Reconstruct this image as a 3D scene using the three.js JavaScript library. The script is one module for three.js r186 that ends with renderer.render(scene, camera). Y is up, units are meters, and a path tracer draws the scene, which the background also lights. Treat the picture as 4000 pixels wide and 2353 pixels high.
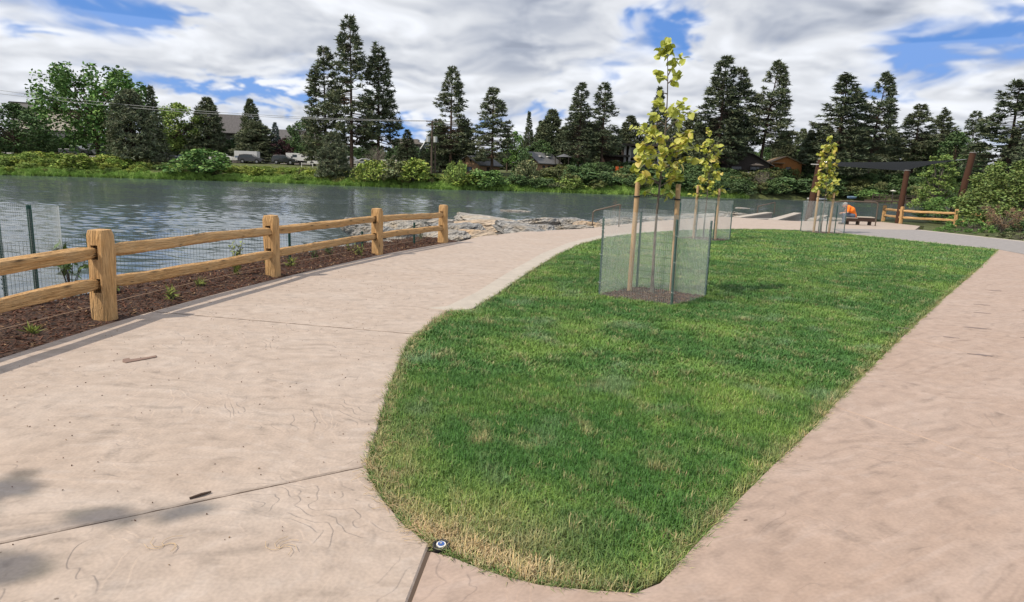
import * as THREE from 'three';
import { mergeGeometries } from 'three/addons/utils/BufferGeometryUtils.js';
import { MarchingCubes } from 'three/addons/objects/MarchingCubes.js';
import { Brush, Evaluator, SUBTRACTION } from 'three-bvh-csg';

// ---------------------------------------------------------------- camera, sky, sun, exposure
const scene = new THREE.Scene();
const camera = new THREE.PerspectiveCamera(48.37, 1024 / 602, 0.05, 5000);
camera.position.set(0, 1.6, 0);
camera.rotation.order = 'YXZ';
camera.rotation.set(THREE.MathUtils.degToRad(-10.68), 0, THREE.MathUtils.degToRad(2.0));
const renderer = new THREE.WebGLRenderer({ antialias: true });
renderer.setSize(1024, 602);
renderer.toneMapping = THREE.LinearToneMapping;
renderer.toneMappingExposure = 1.0;
renderer.shadowMap.enabled = true;
renderer.shadowMap.type = THREE.PCFSoftShadowMap;
const sun = new THREE.DirectionalLight(0xfff1dd, 4.35);
sun.position.set(-65, 92, 33 - 20);
sun.target.position.set(0, 0, -20);
sun.castShadow = true;
sun.shadow.mapSize.set(4096, 4096);
Object.assign(sun.shadow.camera, { left: -120, right: 120, top: 140, bottom: -60, near: 1, far: 400 });
scene.add(sun, sun.target);

// ---------------------------------------------------------------- noise
function mulberry(a) { return () => { a |= 0; a = a + 0x6D2B79F5 | 0; let t = Math.imul(a ^ a >>> 15, 1 | a); t = t + Math.imul(t ^ t >>> 7, 61 | t) ^ t; return ((t ^ t >>> 14) >>> 0) / 4294967296; }; }
const PERM = new Uint8Array(512); { const r = mulberry(7); const p = [...Array(256).keys()]; for (let i = 255; i > 0; i--) { const j = Math.floor(r() * (i + 1)); [p[i], p[j]] = [p[j], p[i]]; } for (let i = 0; i < 512; i++) PERM[i] = p[i & 255]; }
const GX = new Float32Array(256), GY = new Float32Array(256); for (let i = 0; i < 256; i++) { GX[i] = Math.cos(i / 256 * Math.PI * 2); GY[i] = Math.sin(i / 256 * Math.PI * 2); }
// gradient noise, about -1..1; per = period in cells (0 = none)
function pn(x, y, per = 0, s = 0) {
  let xi = Math.floor(x), yi = Math.floor(y); const xf = x - xi, yf = y - yi;
  let x1 = xi + 1, y1 = yi + 1;
  if (per) { xi = ((xi % per) + per) % per; yi = ((yi % per) + per) % per; x1 %= per; y1 %= per; if (x1 < 0) x1 += per; if (y1 < 0) y1 += per; }
  const u = xf * xf * xf * (xf * (xf * 6 - 15) + 10), v = yf * yf * yf * (yf * (yf * 6 - 15) + 10), k = s * 17;
  const h0 = PERM[(xi + k) & 255], h1 = PERM[(x1 + k) & 255], a = PERM[(h0 + yi) & 255], b = PERM[(h1 + yi) & 255], c = PERM[(h0 + y1) & 255], d = PERM[(h1 + y1) & 255];
  const n0 = GX[a] * xf + GY[a] * yf, n1 = GX[b] * (xf - 1) + GY[b] * yf, n2 = GX[c] * xf + GY[c] * (yf - 1), n3 = GX[d] * (xf - 1) + GY[d] * (yf - 1), p = n0 + u * (n1 - n0);
  return 1.45 * (p + v * (n2 + u * (n3 - n2) - p));
}
function fbm(x, y, oct = 4, per = 0, s = 0) { let a = 0, w = 0.5; for (let i = 0; i < oct; i++) { a += w * pn(x, y, per, s + i); x *= 2; y *= 2; per *= 2; w *= 0.5; } return a; }
function vn3(x, y, z, s = 0) { // smooth value noise in space, 0..1
  const xi = Math.floor(x), yi = Math.floor(y), zi = Math.floor(z); let r = 0;
  const f = t => t * t * (3 - 2 * t), fx = f(x - xi), fy = f(y - yi), fz = f(z - zi);
  for (let c = 0; c < 8; c++) { const i = c & 1, j = c >> 1 & 1, k = c >> 2; r += PERM[(PERM[(PERM[(xi + i + s) & 255] + yi + j) & 255] + zi + k) & 255] / 255 * (i ? fx : 1 - fx) * (j ? fy : 1 - fy) * (k ? fz : 1 - fz); }
  return r;
}
const clamp = (x, a = 0, b = 1) => Math.min(b, Math.max(a, x)), lerp = (a, b, t) => a + (b - a) * t, ss = (a, b, x) => { const t = clamp((x - a) / (b - a)); return t * t * (3 - 2 * t); };
const V = (x, y, z) => new THREE.Vector3(x, y, z), R = THREE.MathUtils.degToRad;

// ---------------------------------------------------------------- sky: broken summer cloud, computed over the whole dome
{
  const W = 4096, Hh = 2048, data = new Float32Array(W * Hh * 4);
  // openings of blue (azimuth from the view axis to the right, elevation, half sizes, strength) and thicker cloud
  const gaps = [[-30, 10.4, 4.6, 1.5, .55], [-34.7, 8.2, 2.2, .5, .4], [-24.3, 10, 3.2, .6, .45], [-25.5, 5.7, 4, .65, .5], [-20.5, 5.5, 2.2, .5, .45], [-17.8, 5.2, 2.8, .9, .6],
    [11.9, 11.4, 2.6, 1.3, .5], [10.4, 12.4, 1.2, .6, .3], [13.0, 9.8, 1, 1, .3], [34.5, 10.5, 4.2, 1.7, .7], [29.3, 9.5, 2, 1.2, .6], [7.3, 7.4, 1.7, 1.2, .38], [2, 5.4, 2, .8, .35], [-9.7, 2.9, 2, 1.2, .6], [27.4, 6.4, 2.5, .8, .35], [16.8, 5.8, 1.5, .8, .2], [-12, 4.2, 4, .5, .25], [-5, 3.4, 3, .5, .25]];
  const thick = [[-1.8, 13.6, 7, 2.0, .62], [-.6, 9.0, 3.6, 1.8, .38], [-35.5, 10.6, 3, 1.2, .45], [-15.5, 9.9, 5, 1.3, .2], [22, 11.3, 6, 1.4, .28], [33, 6.7, 4, .7, .3], [-28, 5.0, 4, .6, .16], [16, 8.6, 4, .9, .12]];
  const col = (q, l) => q.reduce((a, [A, E, w, h, k]) => { const u = (l[0] - A) / w, v = (l[1] - E) / h, d = u * u + v * v; return d < 7 ? a + k * Math.exp(-d) : a; }, 0);
  const shade = (j, i, n) => {      // colour of the sky in a cell of n by n texels
      const el = ((j + n / 2) / Hh - .5) * Math.PI, sy = Math.sin(el), cy = Math.cos(el), ph = ((i + n / 2) / W - .5) * Math.PI * 2, dx = cy * Math.cos(ph), dz = cy * Math.sin(ph);
      let r, g, b;
      if (sy < -.02) { r = .26; g = .27; b = .26; }
      else {
        const e = Math.max(sy, 0), k = 1 / (e + .2), px = dx * k * 1.9, pz = dz * k * 1.9;
        const az = Math.atan2(dx, -dz) * 57.2958, ed = el * 57.2958;
        const wx = fbm(px * .9 + 5, pz * .9, 3), wz = fbm(px * .9, pz * .9 + 9, 3);
        const X = px + wx * .55, Z = pz + wz * .55;
        const n1 = fbm(X * .9 + 3.1, Z * .9 + 1.7, 6), n2 = fbm(X * 2.6 + 7, Z * 2.6 + 4, 5), n3 = fbm(px * 7.5 + wx * 2, pz * 7.5 + wz * 2, 4, 0, 3);
        const jig = [az + n2 * 3.4 + n3 * 1.2, ed + fbm(X * 2.1 - 4, Z * 2.1 + 8, 5) * 1.7 + n3 * .7];
        const inF = ed < 17 && Math.abs(az) < 48;
        const gp = inF ? col(gaps, jig) : 0, tk = inF ? col(thick, jig) : 0;
        // cover: 0 clear, 1 full
        let c = .5 + n1 * .75 + n2 * .22 + n3 * .1 + (inF ? .25 : .12) - gp * 1.35 + tk * .5;
        const cov = .05 + .95 * ss(.0, .66, c);
        // bodies: lumpy bright tops and grey bases
        const up = fbm(X * .9 + 3.1 - dx * .16, Z * .9 + 1.7 - dz * .16, 4);
        const th = clamp((c - .4) * .8, 0, 1);
        let L = 1.0 + (n1 - up) * .8 + n3 * .13 + n2 * .12 - th * .24 - tk * .60;
        L = clamp(L, lerp(.54, .30, ss(9.5, 12.5, ed)), 1.12);
        const warm = ss(.4, .95, L);
        const cr = L * lerp(.76, .94, warm), cg = L * lerp(.86, .97, warm), cb = L * lerp(1.08, 1.03, warm);
        const a = ss(0, .55, e), hz = Math.exp(-e * 9);
        const br = lerp(.115, .06, a) + hz * .12, bg = lerp(.33, .22, a) + hz * .14, bb = lerp(.86, .66, a) + hz * .04;
        r = lerp(br, cr, cov); g = lerp(bg, cg, cov); b = lerp(bb, cb, cov);
      }
      for (let q = 0; q < n * n; q++) { const o = ((j + Math.floor(q / n)) * W + i + q % n) * 4; data[o] = r * .9; data[o + 1] = g * .9; data[o + 2] = b * .9; data[o + 3] = 1; }
  };
  for (let j = 0; j < Hh; j += 4) for (let i = 0; i < W; i += 4) { const el = ((j + 2) / Hh - .5) * 180, ph = ((i + 2) / W - .5) * 360; if (el > -1 && el < 18 && ph > -145 && ph < -35) { for (let q = 0; q < 16; q++) shade(j + (q >> 2), i + (q & 3), 1); } else shade(j, i, 4); }
  const t = new THREE.DataTexture(data, W, Hh, THREE.RGBAFormat, THREE.FloatType);
  t.mapping = THREE.EquirectangularReflectionMapping; t.magFilter = t.minFilter = THREE.LinearFilter; t.needsUpdate = true;
  scene.background = t; scene.environment = t;
}

// ---------------------------------------------------------------- helpers: geometry collector, naming, tagging
const g = z => .06 + .0105 * z;                       // the near ground falls gently away from the camera
const WATER = -1.1;
class MB {
  constructor() { this.p = []; this.n = []; this.u = []; this.c = []; this.i = []; this.col = [1, 1, 1]; }
  vert(x, y, z, nx, ny, nz, u = 0, v = 0, c = this.col) { this.p.push(x, y, z); this.n.push(nx, ny, nz); this.u.push(u, v); this.c.push(c[0], c[1], c[2]); return this.p.length / 3 - 1; }
  tri(a, b, c, col = this.col) { // flat triangle from three Vector3
    const e = b.clone().sub(a).cross(c.clone().sub(a)).normalize(), o = this.p.length / 3;
    for (const q of [a, b, c]) this.vert(q.x, q.y, q.z, e.x, e.y, e.z, q.x, q.z, col); this.i.push(o, o + 1, o + 2);
  }
  quad(a, b, c, d, col = this.col, w = 1, h = 1) {
    const e = b.clone().sub(a).cross(d.clone().sub(a)).normalize(), o = this.p.length / 3;
    const uv = [[0, 0], [w, 0], [w, h], [0, h]];[a, b, c, d].forEach((q, k) => this.vert(q.x, q.y, q.z, e.x, e.y, e.z, uv[k][0], uv[k][1], col)); this.i.push(o, o + 1, o + 2, o, o + 2, o + 3);
  }
  box(cx, cy, cz, sx, sy, sz, ry = 0, col = this.col) {
    const h = [sx / 2, sy / 2, sz / 2], c = Math.cos(ry), s = Math.sin(ry);
    const P = (x, y, z) => V(cx + x * h[0] * c + z * h[2] * s, cy + y * h[1], cz - x * h[0] * s + z * h[2] * c);
    const q = (a, b, d, e, w, hh) => this.quad(P(...a), P(...b), P(...d), P(...e), col, w, hh);
    q([-1, -1, 1], [1, -1, 1], [1, 1, 1], [-1, 1, 1], sx, sy); q([1, -1, -1], [-1, -1, -1], [-1, 1, -1], [1, 1, -1], sx, sy);
    q([1, -1, 1], [1, -1, -1], [1, 1, -1], [1, 1, 1], sz, sy); q([-1, -1, -1], [-1, -1, 1], [-1, 1, 1], [-1, 1, -1], sz, sy);
    q([-1, 1, 1], [1, 1, 1], [1, 1, -1], [-1, 1, -1], sx, sz); q([-1, -1, -1], [1, -1, -1], [1, -1, 1], [-1, -1, 1], sx, sz);
    return this;
  }
  tube(pts, rad, sides = 6, col = this.col, cap = true) {
    let N = null; const o0 = this.p.length / 3; let len = 0;
    pts.forEach((p, k) => {
      const d = (pts[Math.min(k + 1, pts.length - 1)].clone().sub(pts[Math.max(k - 1, 0)])).normalize();
      if (!N) N = Math.abs(d.y) > .9 ? V(1, 0, 0) : V(0, 1, 0);
      N = N.clone().sub(d.clone().multiplyScalar(N.dot(d))).normalize(); const B = d.clone().cross(N), r = Array.isArray(rad) ? rad[k] : rad;
      if (k) len += p.distanceTo(pts[k - 1]);
      for (let s = 0; s <= sides; s++) { const a = s / sides * Math.PI * 2, c = Math.cos(a), q = Math.sin(a), nx = N.x * c + B.x * q, ny = N.y * c + B.y * q, nz = N.z * c + B.z * q; this.vert(p.x + nx * r, p.y + ny * r, p.z + nz * r, nx, ny, nz, s / sides * r * 6.28, len, col); }
    });
    for (let k = 0; k < pts.length - 1; k++) for (let s = 0; s < sides; s++) { const a = o0 + k * (sides + 1) + s, b = a + sides + 1; this.i.push(a, a + 1, b, a + 1, b + 1, b); }
    if (cap) for (const k of [0, pts.length - 1]) { const r = o0 + k * (sides + 1); for (let s = 1; s < sides - 1; s++) k ? this.i.push(r, r + s, r + s + 1) : this.i.push(r, r + s + 1, r + s); }
    return this;
  }
  geo() {
    const q = new THREE.BufferGeometry();
    q.setAttribute('position', new THREE.Float32BufferAttribute(this.p, 3)); q.setAttribute('normal', new THREE.Float32BufferAttribute(this.n, 3));
    q.setAttribute('uv', new THREE.Float32BufferAttribute(this.u, 2)); q.setAttribute('color', new THREE.Float32BufferAttribute(this.c, 3)); q.setIndex(this.i); return q;
  }
  build(name, mat, parent) { return mesh(name, this.geo(), mat, parent); }
}
const used = {};
function numbered(n) { used[n] = (used[n] ?? -1) + 1; return used[n] ? n + '_' + String(used[n]).padStart(3, '0') : n; }
function mesh(name, geo, mat, parent = scene) {
  const m = new THREE.Mesh(geo, mat); m.name = parent === scene ? numbered(name) : name; m.castShadow = m.receiveShadow = true; parent.add(m); return m;
}
function tag(o, label, category, group, kind) { if (label) o.userData.label = label; if (category) o.userData.category = category; if (group) o.userData.group = group; if (kind) o.userData.kind = kind; return o; }
function thing(name, label, category, pos = [0, 0, 0], turn = 0, group) { const o = new THREE.Group(); o.name = numbered(name); o.position.set(...pos); o.rotation.y = turn; scene.add(o); return tag(o, label, category, group); }
function copy(o, label, pos, turn = 0, scale, group) { const c = o.clone(); c.name = numbered(o.name.replace(/_\d{3}$/, '')); c.userData = { ...o.userData }; scene.add(c); if (pos) c.position.set(...pos); c.rotation.set(0, turn, 0); if (scale) c.scale.set(...scale); c.userData.label = label; if (group) c.userData.group = group; return c; }
const struct = (o, label) => { o.userData.kind = 'structure'; if (label) o.userData.label = label; return o; };
function lin(r, gg, b) { return new THREE.Color().setRGB(r, gg, b); }
function mat(r, gg, b, rough = .85, extra = {}) { return new THREE.MeshStandardMaterial({ color: lin(r, gg, b), roughness: rough, metalness: 0, side: THREE.DoubleSide, ...extra }); }
// textures: fn(u, v) in 0..1 gives [r, g, b] in 0..1 (linear colour unless raw)
const toS = x => { x = clamp(x); return Math.round(255 * (x <= .0031308 ? 12.92 * x : 1.055 * Math.pow(x, 1 / 2.4) - .055)); };
function tex(w, h, fn, colour = true) {
  const d = new Uint8Array(w * h * 4);
  for (let j = 0; j < h; j++) for (let i = 0; i < w; i++) { const c = fn((i + .5) / w, (j + .5) / h), o = (j * w + i) * 4; for (let k = 0; k < 3; k++) d[o + k] = colour ? toS(c[k]) : Math.round(255 * clamp(c[k])); d[o + 3] = 255; }
  const t = new THREE.DataTexture(d, w, h, THREE.RGBAFormat, THREE.UnsignedByteType); t.wrapS = t.wrapT = THREE.RepeatWrapping; t.magFilter = THREE.LinearFilter; t.minFilter = THREE.LinearMipmapLinearFilter; t.generateMipmaps = true;
  if (colour) t.colorSpace = THREE.SRGBColorSpace; t.needsUpdate = true; return t;
}
const rep = (t, x, y = x) => { const c = t.clone(); c.repeat.set(x, y); c.needsUpdate = true; return c; };
// ---------------------------------------------------------------- materials of the ground
const TS = 2048, TILE = 7; // the stamped concrete texture spans 7 m
const stampH = new Float32Array(TS * TS), stampC = new Float32Array(TS * TS * 3);
for (let j = 0; j < TS; j++) for (let i = 0; i < TS; i++) {
  const x = i / TS, y = j / TS, o = j * TS + i;
  const w1 = fbm(x * 6, y * 6, 3, 6, 11), w2 = fbm(x * 6 + .4, y * 6, 3, 6, 21);
  const n = fbm(x * 8 + w1 * .9, y * 8 + w2 * .9, 4, 8, 31);
  const k = (n + fbm(x * 30, y * 30, 2, 30, 81) * .09) * 7 + 20, f = k - Math.floor(k), brk = ss(-.12, .2, fbm(x * 11, y * 11, 3, 11, 91)), ledge = ss(.0, .07, f) * (1 - f) * brk;       // cleft ledges of the slate stamp
  const vein = fbm(x * 34 + w2 * 4.4, y * 66 + w1 * 4.0, 4, 0, 5), fine = fbm(x * 64, y * 64, 3, 64, 3), grit = pn(x * 420, y * 420, 420, 9);
  stampH[o] = clamp(.4 + ledge * .10 + vein * .07 + fine * .09 + grit * .018);
  const edge = Math.exp(-Math.pow((f - .05) / .06, 2)) * brk * ss(.0, .3, fbm(x * 17, y * 17, 3, 17, 41)) * .6;
  const m1 = fbm(x * 3 + w1 * .6, y * 3 + w2 * .6, 4, 3, 51), m2 = fbm(x * 9 + w2, y * 16 + w1, 4, 0, 61), spot = pn(x * 150, y * 150, 150, 71), spot2 = pn(x * 60 + 7, y * 60, 60, 77);
  let r = .398, gg = .325, b = .273;
  const pale = clamp(m2 * 1.1 + .12) * .5, rust = clamp(m1 * .9 + .05) * .55;
  r = lerp(r, .50, pale); gg = lerp(gg, .44, pale); b = lerp(b, .395, pale);
  r = lerp(r, .37, rust); gg = lerp(gg, .275, rust); b = lerp(b, .208, rust);
  const wisp = clamp(fbm(x * 40 + w1 * 5, y * 84 + w2 * 5, 4, 0, 95) * 1.8 - .10); r = lerp(r, .52, wisp * .35); gg = lerp(gg, .46, wisp * .35); b = lerp(b, .42, wisp * .35);
  const s = 1 + fine * .20 + grit * .09 - edge * .12 - clamp(vein - .10) * .55; r *= s; gg *= s; b *= s;
  if (spot > .86 && spot2 > .12) { r *= .42; gg *= .38; b *= .34; }                          // specks of bark on the slab
  stampC[o * 3] = r; stampC[o * 3 + 1] = gg; stampC[o * 3 + 2] = b;
}
const at2 = (A, u, v, k = 1, c = 0) => A[((Math.min(TS - 1, v * TS | 0)) * TS + Math.min(TS - 1, u * TS | 0)) * k + c];
const stampMap = tex(TS, TS, (u, v) => [at2(stampC, u, v, 3, 0), at2(stampC, u, v, 3, 1), at2(stampC, u, v, 3, 2)]);
const stampBump = tex(TS, TS, (u, v) => { const h = at2(stampH, u, v); return [h, h, h]; }, false);
for (const t of [stampMap, stampBump]) t.repeat.set(1 / TILE, 1 / TILE);
const M = {};
M.concrete = mat(.93, .93, .93, .72, { map: stampMap, bumpMap: stampBump, bumpScale: .04 });
{ const a = stampMap.clone(), b = stampBump.clone(); for (const t of [a, b]) { t.rotation = .55; t.repeat.set(.8 / TILE, 1.25 / TILE); t.offset.set(.37, .21); t.needsUpdate = true; }
  M.concretePink = mat(.86, .795, .775, .74, { map: a, bumpMap: b, bumpScale: .03 }); }
const speck = tex(512, 512, (u, v) => { const n = fbm(u * 8, v * 8, 4, 8, 3) * .16 + pn(u * 128, v * 128, 128, 5) * .09 + pn(u * 250, v * 250, 250, 8) * .06; const h = .84 + n; return [h, h, h]; });
const grain = tex(512, 512, (u, v) => { const h = .5 + fbm(u * 16, v * 16, 5, 16, 3) * .5 + pn(u * 200, v * 200, 200, 5) * .12; return [h, h, h]; }, false);
M.border = mat(.47, .425, .37, .8, { map: rep(speck, .6), bumpMap: rep(grain, 1.2), bumpScale: .006 });
M.asphalt = mat(.30, .285, .285, .9, { map: rep(speck, .7), bumpMap: rep(grain, 2), bumpScale: .008 });
M.smooth = mat(.40, .37, .335, .85, { map: rep(speck, .5), bumpMap: rep(grain, 1), bumpScale: .006 });
const soilMap = tex(512, 512, (u, v) => { const n = fbm(u * 12, v * 12, 5, 12, 3), q = pn(u * 90, v * 90, 90, 9), s = .7 + n * .7 + q * .3; return [.085 * s, .072 * s, .034 * s]; });
M.soil = mat(1, 1, 1, .95, { map: rep(soilMap, .8), bumpMap: rep(grain, 2), bumpScale: .04 });
const mulchMap = tex(1024, 1024, (u, v) => { const w = fbm(u * 9, v * 9, 3, 9, 2) * 2, n = fbm(u * 24 + w, v * 60 + w, 4, 0, 3), q = fbm(u * 70 + w * 2, v * 30, 3, 0, 8), s = .8 + n * 1.1 + q * .9; const y = clamp(q * 1.4); return [lerp(.06, .12, y) * s, lerp(.028, .068, y) * s, lerp(.018, .037, y) * s]; });
const mulchBump = tex(512, 512, (u, v) => { const w = fbm(u * 9, v * 9, 3, 9, 2) * 2, h = .5 + fbm(u * 20 + w, v * 44 + w, 4, 0, 3) * .8; return [h, h, h]; }, false);
M.mulch = mat(1, 1, 1, .95, { map: rep(mulchMap, .8), bumpMap: rep(mulchBump, 1), bumpScale: .04 });
const gravelMap = tex(512, 512, (u, v) => { const q = pn(u * 40, v * 40, 40, 3), n = fbm(u * 10, v * 10, 4, 10, 5), s = .75 + q * .55 + n * .5; return [.20 * s, .185 * s, .16 * s]; });
M.gravel = mat(1, 1, 1, .95, { map: rep(gravelMap, .7), bumpMap: rep(grain, 2), bumpScale: .08 });
const turfMap = tex(512, 512, (u, v) => { const n = fbm(u * 10, v * 10, 5, 10, 3), q = pn(u * 80, v * 80, 80, 9), s = .8 + n * .8 + q * .3; return [.10 * s, .125 * s, .035 * s]; });
M.turf = mat(1, 1, 1, .95, { map: rep(turfMap, .12), bumpMap: rep(grain, .4), bumpScale: .15 });

// ---------------------------------------------------------------- paving: outlines on the ground plane (x, z) in metres
const lawnLeft = [[-.31, -2.64], [-.44, -2.79], [-.57, -3.0], [-.68, -3.22], [-.745, -3.40], [-.775, -3.62], [-.80, -3.95], [-.87, -4.63], [-.945, -5.64], [-.965, -6.33], [-.87, -7.11], [-.74, -7.83], [-.49, -7.96], [-.22, -9.12], [.27, -11.58], [.95, -14.65], [1.77, -17.61], [2.89, -20.35], [4.12, -22.4], [6.59, -25.16], [8.56, -26.59], [10.55, -27.45], [12.14, -27.3], [12.93, -26.06]];
const lawnBottom = [[-.20, -2.54], [-.09, -2.47], [.01, -2.42], [.15, -2.37], [.32, -2.35], [.51, -2.34], [.62, -2.41]];
const lawnRight = [[.81, -2.67], [1.13, -3.10], [1.53, -3.62], [1.98, -4.18], [2.65, -5.08], [4.05, -6.9], [6.62, -10.18], [9.85, -14.23], [14.96, -20.75]];
const lawn = [...lawnLeft.slice().reverse(), ...lawnBottom, ...lawnRight];        // closed outline
const outer = [[-4.35, 6], [-4.25, -2], [-4.12, -5.1], [-4.05, -6.54], [-3.82, -8.26], [-3.47, -10.11], [-2.73, -13.33], [-1.69, -16.5], [-1.37, -17.09], [-.97, -18.82], [.32, -21.32], [2.35, -23.66], [6.1, -30.36], [11.49, -38.39]];
const leftPath = [...outer, [12.48, -38.17], [13.54, -36.6], [14.95, -36.1], [19.38, -38.36], [21.21, -39.06], [21.2, -35.3], [18.49, -31.13], [13.89, -29.61], [12.99, -26.2], ...lawnLeft.slice(0, -1).reverse(), [-.34, -2.22], [-.6, 6]];
const rightPath = [[-.6, 6], [-.34, -2.22], [-.31, -2.58], ...lawnBottom, ...lawnRight, [14.55, -18.9], [13.5, -13], [12, -5], [10, 6]];
const inPoly = (P, x, z) => { let c = false; for (let i = 0, j = P.length - 1; i < P.length; j = i++) { const [a, b] = P[i], [d, e] = P[j]; if ((b > z) !== (e > z) && x < (d - a) * (z - b) / (e - b) + a) c = !c; } return c; };
function clip(P, [ax, az], [bx, bz], sgn) { // keep one side of a line
  const s = p => sgn * ((bx - ax) * (p[1] - az) - (bz - az) * (p[0] - ax)), out = [];
  P.forEach((p, i) => { const q = P[(i + 1) % P.length], a = s(p), b = s(q); if (a >= 0) out.push(p); if (a * b < 0) { const t = a / (a - b); out.push([lerp(p[0], q[0], t), lerp(p[1], q[1], t)]); } });
  return out;
}
function slab(P, thick = .12, bev = .008, gap = .012, lift = 0) {
  const sh = new THREE.Shape(P.map(([x, z]) => new THREE.Vector2(x, -z)));
  const q = new THREE.ExtrudeGeometry(sh, { depth: thick - 2 * bev, bevelEnabled: bev > 0, bevelThickness: bev, bevelSize: bev, bevelOffset: -gap, bevelSegments: 1, curveSegments: 1 });
  q.rotateX(-Math.PI / 2); const p = q.attributes.position; for (let i = 0; i < p.count; i++) p.setY(i, p.getY(i) - thick + bev + g(p.getZ(i)) + lift);
  q.computeVertexNormals(); return q;
}
const path = struct(new THREE.Group(), 'tan stamped concrete path and plaza around the lawn'); path.name = 'path'; scene.add(path);
{ let rest = leftPath;
  for (const [a, b] of [[[-2.08, -2.52], [-.75, -3.4]], [[-3.59, -7.12], [-.97, -6.56]], [[-2.03, -11.61], [-.33, -10.72]], [[-1.6, -15.8], [1.2, -15.4]], [[0, -20.7], [2.6, -19.6]], [[4, -27], [6.6, -25.1]], [[8, -33.4], [12.5, -28]]]) { mesh('panel', slab(clip(rest, a, b, 1), .12, .008, .017), M.concrete, path); rest = clip(rest, a, b, -1); }
  mesh('panel', slab(rest, .12, .008, .017), M.concrete, path);
  const filler = (poly, a, b, low = .001) => { const N = 900, L = 60, mx = (a[0] + b[0]) / 2, mz = (a[1] + b[1]) / 2, l = Math.hypot(b[0] - a[0], b[1] - a[1]), dx = (b[0] - a[0]) / l, dz = (b[1] - a[1]) / l, ok = s => inPoly(poly, mx + dx * s, mz + dz * s); let s0 = 0, s1 = 0; while (s0 > -9 && ok(s0 - .02)) s0 -= .02; while (s1 < 9 && ok(s1 + .02)) s1 += .02;
    const m = new MB(), P = (s, o, y) => { const x = mx + dx * s - dz * o, z = mz + dz * s + dx * o; return V(x, g(z) + y, z); }, n = Math.max(4, Math.round((s1 - s0) / .06)), rr = mulberry(Math.round(mx * 100 + 500)); let py = -.003; for (let k = 0; k < n; k++) { const q0 = lerp(s0, s1, k / n), q1 = lerp(s0, s1, (k + 1) / n), ny = -low - rr() * .004; m.quad(P(q0, -.02, py), P(q1, -.02, ny), P(q1, .02, ny), P(q0, .02, py)); py = ny; } m.build('joint_filler', mat(.075, .052, .038, .95), path); };
  for (const [a, b, low] of [[[-2.08, -2.52], [-.75, -3.4], .005], [[-3.59, -7.12], [-.97, -6.56], .0012], [[-2.03, -11.61], [-.33, -10.72], .0012], [[-1.6, -15.8], [1.2, -15.4], .0012]]) filler(leftPath, a, b, low);
  { const m = new MB(); m.quad(V(-.355, g(-2.5) - .008, -2.58), V(-.295, g(-2.5) - .008, -2.58), V(-.57, g(6) - .008, 6), V(-.63, g(6) - .008, 6)); m.build('joint_filler', mat(.075, .052, .038, .95), path); }
  for (const [a, b] of [[[2.4, -4.69], [2.97, -3.62]], [[4.4, -7.05], [4.87, -6.16]]]) filler(rightPath, a, b, .006);
  rest = rightPath;
  for (const [a, b] of [[[2.4, -4.69], [2.97, -3.62]], [[4.4, -7.05], [4.87, -6.16]], [[7, -10.7], [8.2, -8.6]], [[10.6, -15.2], [11.8, -13.1]]]) { mesh('panel', slab(clip(rest, a, b, 1), .12, .006, .012), M.concretePink, path); rest = clip(rest, a, b, -1); }
  mesh('panel', slab(rest, .12, .006, .012), M.concretePink, path);
  // pale trowelled margin beside the lawn
  const a = lawnLeft.slice(11, 20), off = [.30, .30, .30, .32, .34, .36, .36, .36, .3].map((w, i) => { const p = a[Math.max(0, i - 1)], q = a[Math.min(a.length - 1, i + 1)]; let dx = q[0] - p[0], dz = q[1] - p[1]; const l = Math.hypot(dx, dz); return [a[i][0] + dz / l * w, a[i][1] - dx / l * w]; });
  off[0] = [-1.02, -7.95]; off[1] = [-.80, -8.1];
  mesh('margin', slab([...a.map(([x, z]) => [x, z]), ...off.reverse()], .1, .003, .003, .006), M.border, path);
  // dried spill marks on the right-hand slab
  const rr = mulberry(91);
  for (const [x, z, l, w] of [[4.62, -7.75, .20, .05], [4.9, -7.3, .16, .045], [5.6, -7.9, .24, .06], [5.9, -7.4, .2, .05], [4.7, -6.5, .22, .06], [5.2, -5.9, .2, .09], [6.4, -9.0, .2, .05], [6.9, -9.7, .2, .05], [7.3, -9.3, .2, .06], [8.2, -11.3, .25, .07], [8.7, -11.0, .25, .07]]) {
    const P = []; for (let k = 0; k < 14; k++) { const t = k / 14 * 6.283, q = 1 + (rr() - .5) * .6, c = Math.cos(t) * l / 2 * q, s = Math.sin(t) * w / 2 * q; P.push([x + c * .95 + s * .3, z + c * .3 - s * .95]); }
    mesh('stain', slab(P, .004, 0, 0, .0025), mat(.16, .125, .115, .8), path);
  }
}
const asphalt = struct(new THREE.Group(), 'grey asphalt path with pale concrete edging'); asphalt.name = 'asphalt_path'; scene.add(asphalt);
const aspLow = [[13.0, -26.1], [14.98, -20.8], [14.6, -18.9], [13.55, -13], [12.05, -5], [10.05, 6]], aspHigh = [[16, 6], [18.6, -12], [19.3, -20], [18.96, -25.06], [18.5, -31.05], [13.93, -29.5]];
mesh('pavement', slab([...aspLow, ...aspHigh], .12, 0, 0, .004), M.asphalt, asphalt);
{ const strip = (A, w, side) => A.map(([x, z], i) => { const p = A[Math.max(0, i - 1)], q = A[Math.min(A.length - 1, i + 1)], dx = q[0] - p[0], dz = q[1] - p[1], l = Math.hypot(dx, dz); return [x + side * dz / l * w, z - side * dx / l * w]; });
  const hi = aspHigh.slice(0, 5); mesh('edging', slab([...hi, ...strip(hi, .22, -1).reverse()], .13, .01, .004, .012), M.border, asphalt);
  const lo = aspLow.slice(0, 2); mesh('edging', slab([...lo, ...strip(lo, .13, -1).reverse()], .13, .01, .004, .010), M.border, asphalt); }

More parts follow.
